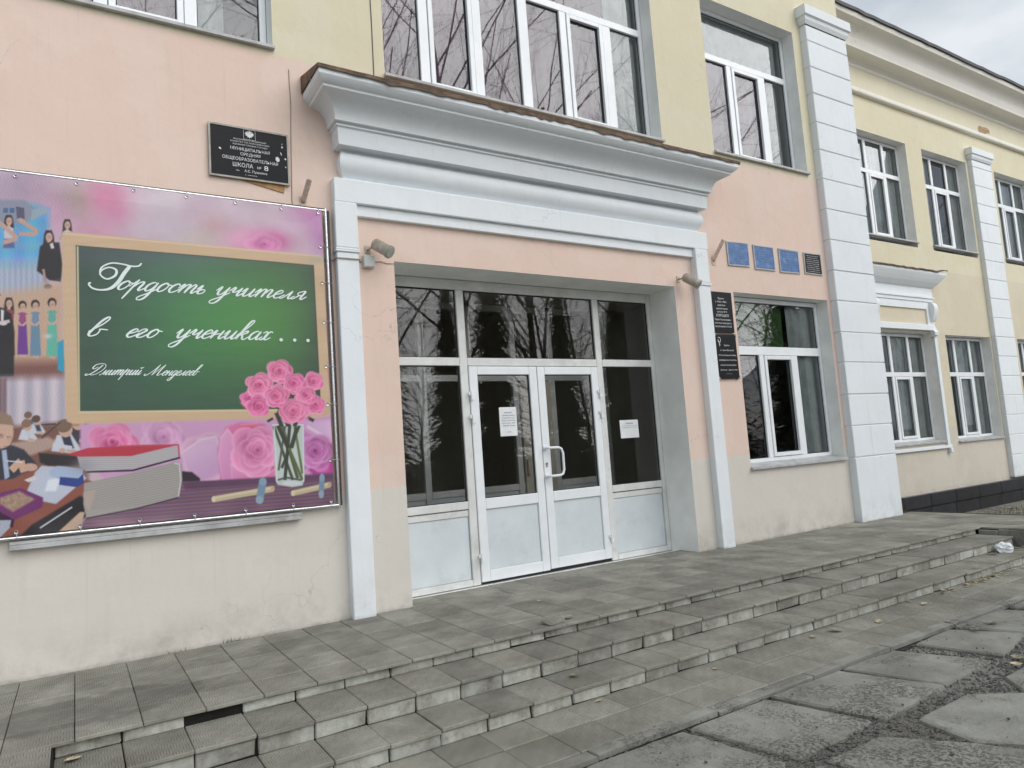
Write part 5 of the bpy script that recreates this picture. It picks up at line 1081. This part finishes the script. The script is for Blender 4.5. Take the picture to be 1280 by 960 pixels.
for x_, z_, sx, sz in ((6.440, 2.470, 1, -1), (6.798, 2.473, -1, -1), (6.800, 1.936, -1, 1), (6.444, 1.931, 1, 1)):
    c_ = MB(); P_ = [(x_-sx*.006, z_-sz*.006), (x_+sx*.034, z_-sz*.006), (x_-sx*.006, z_+sz*.034)]
    c_.add([(a_, -.031, b_) for a_, b_ in P_]+[(a_, -.003, b_) for a_, b_ in P_], [(0, 1, 2), (0, 1, 4, 3), (1, 2, 5, 4), (2, 0, 3, 5)]); c_.build('corner_clip', M['alu'], t)
# notices behind the glass
def notice(lab, x0, x1, z0, z1, y, lines, tilt=0):
    t = thing('paper_notice', lab, 'notice', (x0, y, z0)); b_ = MB(); n = 8
    vv = [(x0+(x1-x0)*i/n+tilt*(z-z0), y+.003*math.sin(i*.9+z*9), z) for z in (z0, (z0+z1)/2, z1) for i in range(n+1)]
    b_.add(vv, [(k_*(n+1)+i, k_*(n+1)+i+1, (k_+1)*(n+1)+i+1, (k_+1)*(n+1)+i) for k_ in range(2) for i in range(n)]); b_.build('sheet', M['paper'], t)
    lt = MB()
    for s, z, h_, w_ in lines: text_into(lt, s, (x0+x1)/2, z, h_, y-.005, w_)
    tag(lt.build('lettering', M['ink'], t), kind='stuff')
notice('white paper notice taped to the glass of the left door leaf', 3.664, 3.870, 1.412, 1.708, Y-.003, [('ВНИМАНИЕ!', 1.645, .014, .09), ('Уважаемые родители', 1.618, .012, .15), ('и посетители школы', 1.592, .012, .15), ('вход по пропускам', 1.566, .012, .16), ('просьба иметь маску', 1.540, .012, .16), ('Администрация', 1.514, .012, .14), ('школы', 1.45, .010, .04)])
notice('wide white paper notice taped inside the glass right of the doors', 5.262, 5.538, 1.315, 1.520, Y+.018, [('Объявление', 1.475, .016, .11), ('вход посетителей через главный вход', 1.450, .008, .22), ('с 8.00 до 17.00', 1.430, .008, .2)])

# ---------------------------------------------------------------- lamps, pipes, box, cables
def floodlight(lab, a, b_, foot):
    t = thing('floodlight', lab, 'lamp', foot, 'floodlights over the entrance'); a, b_ = Vector(a), Vector(b_); d_ = (b_-a).normalized()
    c_ = MB(); c_.tube([a-d_*.012, a, a+d_*.01, b_-d_*.02, b_-d_*.018, b_], [.030, .044, .052, .052, .058, .058], 24, cap=True); c_.build('case', M['lampb'], t, smooth=40)
    c_ = MB(); c_.tube([b_+d_*.001, b_+d_*.006], [.050, .044], 24); c_.build('lens', M['lampg'], t, smooth=40)
    c_ = MB(); m_ = a.lerp(b_, .3); c_.tube([foot, (foot[0], foot[1]-.05, foot[2]-.005), tuple(m_+Vector((0, .02, .045)))], .009, 8); c_.cbox(foot[0]-.028, foot[0]+.028, foot[1]-.006, foot[1], foot[2]-.035, foot[2]+.035, .002)
    c_.tube([tuple(m_+Vector((-.055, 0, .0))), tuple(m_+Vector((-.05, .02, .045))), tuple(m_+Vector((.05, .02, .045))), tuple(m_+Vector((.055, 0, 0)))], .006, 6); c_.build('bracket', M['lampb'], t, smooth=40)
floodlight('grey cylindrical floodlight above the junction box at the banner side of the porch', (2.222, -.085, 3.125), (2.305, -.215, 3.020), (2.185, -.001, 3.09))
floodlight('rusty glass fronted floodlight on the porch side next to the black plaques', (5.94, -.10, 3.105), (6.03, -.235, 2.985), (5.945, -.001, 3.10))
j = thing('junction_box', 'small white junction box under the floodlight on the pink wall', 'junction box', (2.165, -.001, 2.945)); b_ = MB(); b_.cbox(2.132, 2.232, -.045, -.001, 2.925, 3.035, .006); b_.build('case', M['pvcold'], j)
b_ = MB(); b_.cbox(2.138, 2.226, -.051, -.046, 2.931, 3.029, .002); b_.build('lid', M['pvcold'], j)
def cable(lab, pts, r_, mat='cable'):
    o = MB().tube(pts, r_, 6).build('cable', M[mat], None, smooth=60); tag(o, lab, 'cable'); return o
cable('thin cable crossing the pilaster to the junction box', [(1.80, -.006, 2.965), (1.876, -.006, 2.968), (1.877, -.09, 2.970), (2.07, -.090, 2.972), (2.083, -.090, 2.973), (2.086, -.008, 2.974), (2.125, -.008, 2.978)], .005)
cable('short cable from the junction box to the porch corner', [(2.236, -.008, 2.985), (2.30, -.008, 2.998), (2.36, -.007, 2.985), (2.427, -.006, 2.99), (2.436, .03, 2.985)], .004, 'rust')
cable('thin vertical cable running down the pink wall beside the school plaque', [(1.565, -.004, 4.60), (1.57, -.006, 4.3), (1.562, -.004, 4.05), (1.556, -.004, 3.75), (1.548, -.004, 3.45), (1.552, -.004, 3.40)], .0032)
cable('dark wire on the yellow wall left of the wide window', [(2.325, -.004, 7.4), (2.33, -.005, 6.2), (2.335, -.004, 5.2), (2.33, -.004, 4.57)], .0038, 'wire')
def pipe_holder(lab, a, b_):
    t = thing('flag_holder', lab, 'flag holder', a, 'flag pole holders either side of the portal'); a, b_ = Vector(a), Vector(b_); d_ = (b_-a).normalized(); m_ = MB()
    n = 12; up = d_.orthogonal().normalized(); sd_ = d_.cross(up); ring = lambda p_, r_: [p_+up*math.cos(2*math.pi*k_/n)*r_+sd_*math.sin(2*math.pi*k_/n)*r_ for k_ in range(n)]
    vv = ring(a, .022)+ring(b_, .022)+ring(b_, .018)+ring(b_-d_*.12, .018); m_.add(vv, [(k_*n+i, k_*n+(i+1) % n, (k_+1)*n+(i+1) % n, (k_+1)*n+i) for k_ in range(3) for i in range(n)]+[tuple(3*n+i for i in range(n))])
    m_.build('tube', M['rust'], t, smooth=60)
    m_ = MB(); m_.cbox(a.x-.03, a.x+.03, -.008, -.001, a.z-.06, a.z+.04, .002); m_.build('wall_plate', M['rust'], t)
pipe_holder('short tilted pipe flag holder beside the school plaque above the banner', (1.640, -.006, 3.455), (1.665, -.125, 3.60))
pipe_holder('tilted pipe flag holder left of the blue plaques', (6.570, -.006, 3.38), (6.625, -.135, 3.60))

# ---------------------------------------------------------------- loose things on the paving
def crumple(cx, cy, z, r_):
    bm = bmesh.new(); bmesh.ops.create_icosphere(bm, subdivisions=3, radius=r_)
    for v in bm.verts:
        k_ = 1+.22*math.sin(v.co.x*90+v.co.y*70)+random.uniform(-.22, .22); v.co *= k_; v.co.x *= 1.5; v.co.z = max(v.co.z*.8, -r_*.55)
        v.co += Vector((cx, cy, z+r_*.55))
    me_ = bpy.data.meshes.new('crumpled_paper'); bm.to_mesh(me_); bm.free(); me_.materials.append(M['paper']); o = bpy.data.objects.new('crumpled_paper', me_); COL.objects.link(o); return o
o = crumple(8.50, -1.90, Z2_, .065); tag(o, 'crumpled white paper bag lying on the lowest step by the grey block', 'litter')
def chunk(cx, cy, z, sx, sy, sz, rz, rx, lab):
    m_ = MB(); m_.cbox(-sx/2, sx/2, -sy/2, sy/2, 0, sz, .006); ca_, sa_ = math.cos(rz), math.sin(rz)
    m_.v = [(cx+(x+random.uniform(-.008, .008))*ca_-(y+random.uniform(-.008, .008))*sa_, cy+x*sa_+y*ca_, z+zz+y*rx+random.uniform(-.003, .003)) for x, y, zz in m_.v]
    o = m_.build('broken_tile', M['paver'], None); tag(o, lab, 'rubble', 'broken pieces of paving on the porch edge'); return o
chunk(2.93, -1.37, .004, .16, .10, .022, .3, .10, 'larger broken paving fragment lying tilted on the porch edge'); chunk(3.06, -1.335, .006, .10, .07, .02, -.5, -.08, 'smaller broken paving fragment leaning beside the larger one')
def leaf_mesh():
    m_ = MB(); n = 5; L_ = random.uniform(.05, .085); w_ = L_*.36; cur = random.uniform(.15, .5); vv = []
    for i in range(n+1):
        t = i/n; wd = w_*math.sin(math.pi*min(.97, t*.9+.05)); z = .006+cur*L_*(t-.5)**2+.003; vv += [(t*L_-L_/2, -wd, z+.25*wd), (t*L_-L_/2, 0, z), (t*L_-L_/2, wd, z+.3*wd)]
    m_.add(vv, [(3*i+k_, 3*i+3+k_, 3*i+4+k_, 3*i+1+k_) for i in range(n) for k_ in (0, 1)]); return mesh_of(m_, 'fallen_leaf', M['leaf'])
LM = [leaf_mesh() for _ in range(6)]
LV = [(4.905, -2.263, Z3_, 'pale dry leaf on the pavement below the middle of the steps', 1.3), (4.654, -2.246, Z3_, 'small dark leaf on the pavement beside the pale one', .9), (5.812, -2.95, -.28, 'curled leaf on the concrete slab past the pavement edge', 1.1), (7.417, -2.11, -.18, 'pale leaf at the foot of the lowest step towards the far end', 1.2),
      (6.68, -2.16, Z3_, 'brown leaf against the lowest riser near the far end', 1), (5.345, -2.346, Z3_, 'thin leaf on the pavement between the step and the kerb', .9), (2.665, -1.952, Z2_, 'yellow leaf on the lowest tread in the middle', 1.1), (5.129, -3.391, -.30, 'yellowish leaf in the gravel joint at the slab corner', 1.2),
      (-.02, -1.52, -.085, 'yellow leaf wedged by the upper step at the near end', 1.0), (2.668, -2.185, Z3_, 'small yellow leaf on the pavement at the foot of the step', .7), (6.1, -2.3, Z3_, 'long dark leaf lying on the far part of the pavement', 1.1), (5.55, -2.95, -.28, 'dry leaf on the slab near the kerb', 1.0), (3.6, -2.25, Z3_, 'tiny curled leaf on the near pavement tiles', .6), (4.98, -3.45, -.30, 'pale leaf in the gravel beside the yellowish one', 1.1), (3.25, -.7, 0, 'small dark leaf on the porch paving before the doors', .7), (6.7, -.55, 0, 'small brown leaf on the porch paving below the window', .8)]
for x_, y_, z_, lab, s_ in LV:
    o = bpy.data.objects.new('fallen_leaf', random.choice(LM)); COL.objects.link(o); o.location = (x_, y_, z_); o.rotation_euler = (random.uniform(-.2, .2), random.uniform(-.2, .2), random.uniform(0, 6.28)); o.scale = (s_,)*3; tag(o, lab, 'leaf', 'leaves fallen on the paving')
def scatter_leaves(n, fn, name, mat, kind='stuff'):
    m_ = MB()
    for i in range(n):
        x_, y_, z_ = fn(); a_ = random.uniform(0, 6.28); l_ = random.uniform(.02, .045); w_ = l_*.5; c_, s_ = math.cos(a_), math.sin(a_); h_ = random.uniform(0, .02)
        P_ = [(-l_, 0, 0), (0, -w_, h_*.6), (l_, 0, h_), (0, w_, h_*.3)]; m_.add([(x_+a*c_-b*s_, y_+a*s_+b*c_, z_+.003+k_) for a, b, k_ in P_], [(0, 1, 2, 3)])
    return tag(m_.build(name, mat, None), kind=kind)
scatter_leaves(70, lambda: (random.gauss(7.5, .5), -2.155-abs(random.gauss(0, .05)), Z3_), 'leaf_litter', M['leaf'])
scatter_leaves(24, lambda: (random.uniform(8.2, 8.9), -1.86-abs(random.gauss(0, .05)), Z2_), 'leaf_litter', M['leaf'])
# ground beyond the platform: thin grass and leaves
gs = MB()
for i in range(9000):
    x_ = random.uniform(12.5, 24); y_ = random.uniform(-3.5, 1.0); h_ = random.uniform(.03, .09); a_ = random.uniform(0, 6.28); z0_ = ground_z(x_, y_)
    gs.add([(x_-.006*math.cos(a_), y_-.006*math.sin(a_), z0_-.02), (x_+.006*math.cos(a_), y_+.006*math.sin(a_), z0_-.02), (x_+random.uniform(-.03, .03), y_+random.uniform(-.03, .03), z0_+h_)], [(0, 1, 2)])
tag(gs.build('grass', M['grass'], None), kind='stuff')
scatter_leaves(5000, lambda: (lambda a, b: (a, b, ground_z(a, b)+random.uniform(.0, .03)))(random.uniform(12.0, 24), random.uniform(-3, 1.3)), 'leaf_litter', M['leaf'])
# tufts growing from the joint at the wall foot
gs = MB()
for cx, n in ((.98, 26), (.62, 8), (9.35, 14)):
    for i in range(n):
        yy0 = -.004 if cx < 10 else 1.40; x_ = random.gauss(cx, .05); h_ = random.uniform(.012, .045)*(2.5 if cx > 10 else 1); gs.add([(x_-.002, yy0-.01, -.002 if cx < 10 else -.3), (x_+.002, yy0-.01, -.002 if cx < 10 else -.3), (x_+random.uniform(-.015, .015), yy0-random.uniform(.01, .04), (h_ if cx < 10 else h_-.3+.1))], [(0, 1, 2)])
tag(gs.build('weeds', M['grass'], None), kind='stuff')

# ---------------------------------------------------------------- the far side of the yard (seen in the window panes)
def bare_tree(h, seed, spread=.55, levels=5, mat='bark'):
    rd = random.Random(seed); m_ = MB()
    def grow(p_, d_, l_, r_, lev):
        k_ = 4 if lev < 2 else 2; pts = [p_]; rs = [r_]; cur = Vector(p_); dd = Vector(d_)
        for i in range(k_):
            dd = (dd+Vector((rd.uniform(-1, 1), rd.uniform(-1, 1), rd.uniform(-.3, .5)))*.13).normalized(); cur = cur+dd*l_/k_; pts.append(tuple(cur)); rs.append(r_*(1-.55*(i+1)/k_))
        m_.tube(pts, rs, 7 if lev == 0 else (4 if lev < 3 else 3), cap=False)
        if lev >= levels: return
        nb = {0: 20, 1: 8, 2: 6, 3: 5, 4: 3}.get(lev, 3)
        for i in range(nb):
            t = (.28+.7*i/nb) if lev == 0 else rd.uniform(.25, 1); q_ = t*k_; a_ = min(int(q_), k_-1); pp_ = Vector(pts[a_]).lerp(Vector(pts[a_+1]), q_-a_)
            ax = dd.orthogonal().normalized(); ax.rotate(Matrix.Rotation(rd.uniform(0, 6.28), 3, dd)); nd = (dd*rd.uniform(.6, 1.0)+ax*rd.uniform(spread*.8, spread*1.7)).normalized()
            grow(tuple(pp_), nd, l_*rd.uniform(.36, .52)*(1.1-.4*t if lev == 0 else 1), r_*(1-.5*t)*.34, lev+1)
    grow((0, 0, -.35), (0, 0, 1), h, h*.011, 0); return mesh_of(m_, 'trunk', M[mat])
def spruce_mesh(h, seed):
    rd = random.Random(seed); tr = MB(); tr.tube([(0, 0, -.35), (0, 0, h)], [h*.016, .02], 7, cap=False); cr_ = MB()
    for i in range(9):
        z0c, z1c = h*(.05+.1*i), h*(.05+.1*i+.14); rc = h*.22*(1-(.05+.1*i))*.62; ring = [(rc*(1+rd.uniform(-.25, .25))*math.cos(a_), rc*(1+rd.uniform(-.25, .25))*math.sin(a_), z0c) for a_ in [2*math.pi*q_/12 for q_ in range(12)]]
        cr_.add(ring+[(0, 0, z1c)], [(q_, (q_+1) % 12, 12) for q_ in range(12)])
    for i in range(58):
        z = h*(.04+.94*i/58); L_ = h*.22*(1-i/59)+.12
        for k_ in range(15):
            a_ = k_*2*math.pi/15+rd.uniform(-.3, .3); l_ = L_*rd.uniform(.7, 1.15); dr_ = l_*rd.uniform(.2, .45); px, py, pz = 0, 0, z
            for j in range(7):
                t0, t1 = j/7, (j+1)/7; w_ = .12*(1-t0)+.06; cx_, sx_ = math.cos(a_), math.sin(a_)
                for s_ in (-1, 1):
                    a2 = a_+s_*rd.uniform(.5, 1.1); q = (cx_*l_*t0, sx_*l_*t0, z-dr_*t0*t0+.1*t0); e_ = (q[0]+math.cos(a2)*w_*2, q[1]+math.sin(a2)*w_*2, q[2]-w_*rd.uniform(.4, 1.2)); r2 = (cx_*l_*t1, sx_*l_*t1, z-dr_*t1*t1+.1*t1)
                    cr_.add([q, e_, r2], [(0, 1, 2)])
    return mesh_of(tr, 'trunk', M['bark']), mesh_of(cr_, 'crown', M['needle'])
BT = [bare_tree(17, 3), bare_tree(15, 8, .7), bare_tree(14, 12, .5, mat='birch')]
tl = [(14.5, -19.5, 0, 1.2), (19.5, -21, 1, 1.25), (9.5, -20.5, 2, 1.2), (24, -19, 0, 1.15), (29, -21, 1, 1.2), (5.5, -17, 1, 1.0), (32, -15.5, 2, 1.1), (38, -17, 0, 1.0), (1, -18, 2, 1.0), (47, -16, 1, 1.05), (11.5, -21, 0, 1.2), (20, -23, 2, 1.2), (56, -18, 0, 1.0)]+[(-14+4.1*k_+random.uniform(-1, 1), -27-random.uniform(0, 8), k_ % 3, random.uniform(.75, 1.0)) for k_ in range(26)]
for i, (x_, y_, k_, s_) in enumerate(tl):
    t = thing('bare_tree', 'bare leafless tree across the yard, reflected in the school windows', 'tree', (x_, y_, -.31), 'bare trees across the yard'); t.scale = (s_,)*3; t.rotation_euler = (0, 0, i*1.3)
    o = bpy.data.objects.new('trunk', BT[k_]); COL.objects.link(o); o.parent = t
st_, sc_ = spruce_mesh(14, 5)
for i, (x_, y_, s_) in enumerate([(7.5, -19, .62), (10.6, -20.5, .74), (13.2, -19.2, .66), (16.0, -20.4, .82), (19.2, -19.5, .70), (23.5, -20.5, .78), (29.5, -19.5, .66), (42, -17, .8), (34.5, -19, 1.0), (25, -21.5, .9), (60, -15, 1.0)]):
    t = thing('spruce_tree', 'dark spruce across the yard, reflected in the school windows', 'tree', (x_, y_, -.31), 'spruces across the yard'); t.scale = (s_,)*3; t.rotation_euler = (0, 0, i)
    for nm, me_ in (('trunk', st_), ('crown', sc_)):
        o = bpy.data.objects.new(nm, me_); COL.objects.link(o); o.parent = t
fe = thing('yard_fence', 'low metal bar fence along the far side of the yard', 'fence', (10, -13, -.31)); m_ = MB()
for i in range(30):
    x_ = -15+3*i; m_.box(x_-.04, x_+.04, -13.04, -12.96, -.4, 1.0)
m_.box(-15, 75, -13.02, -12.98, .82, .87); m_.box(-15, 75, -13.02, -12.98, -.1, -.05)
for i in range(600): m_.box(-15+.15*i-.008, -15+.15*i+.008, -13.008, -12.992, -.05, .82)
m_.build('bar', M['roof'], fe)
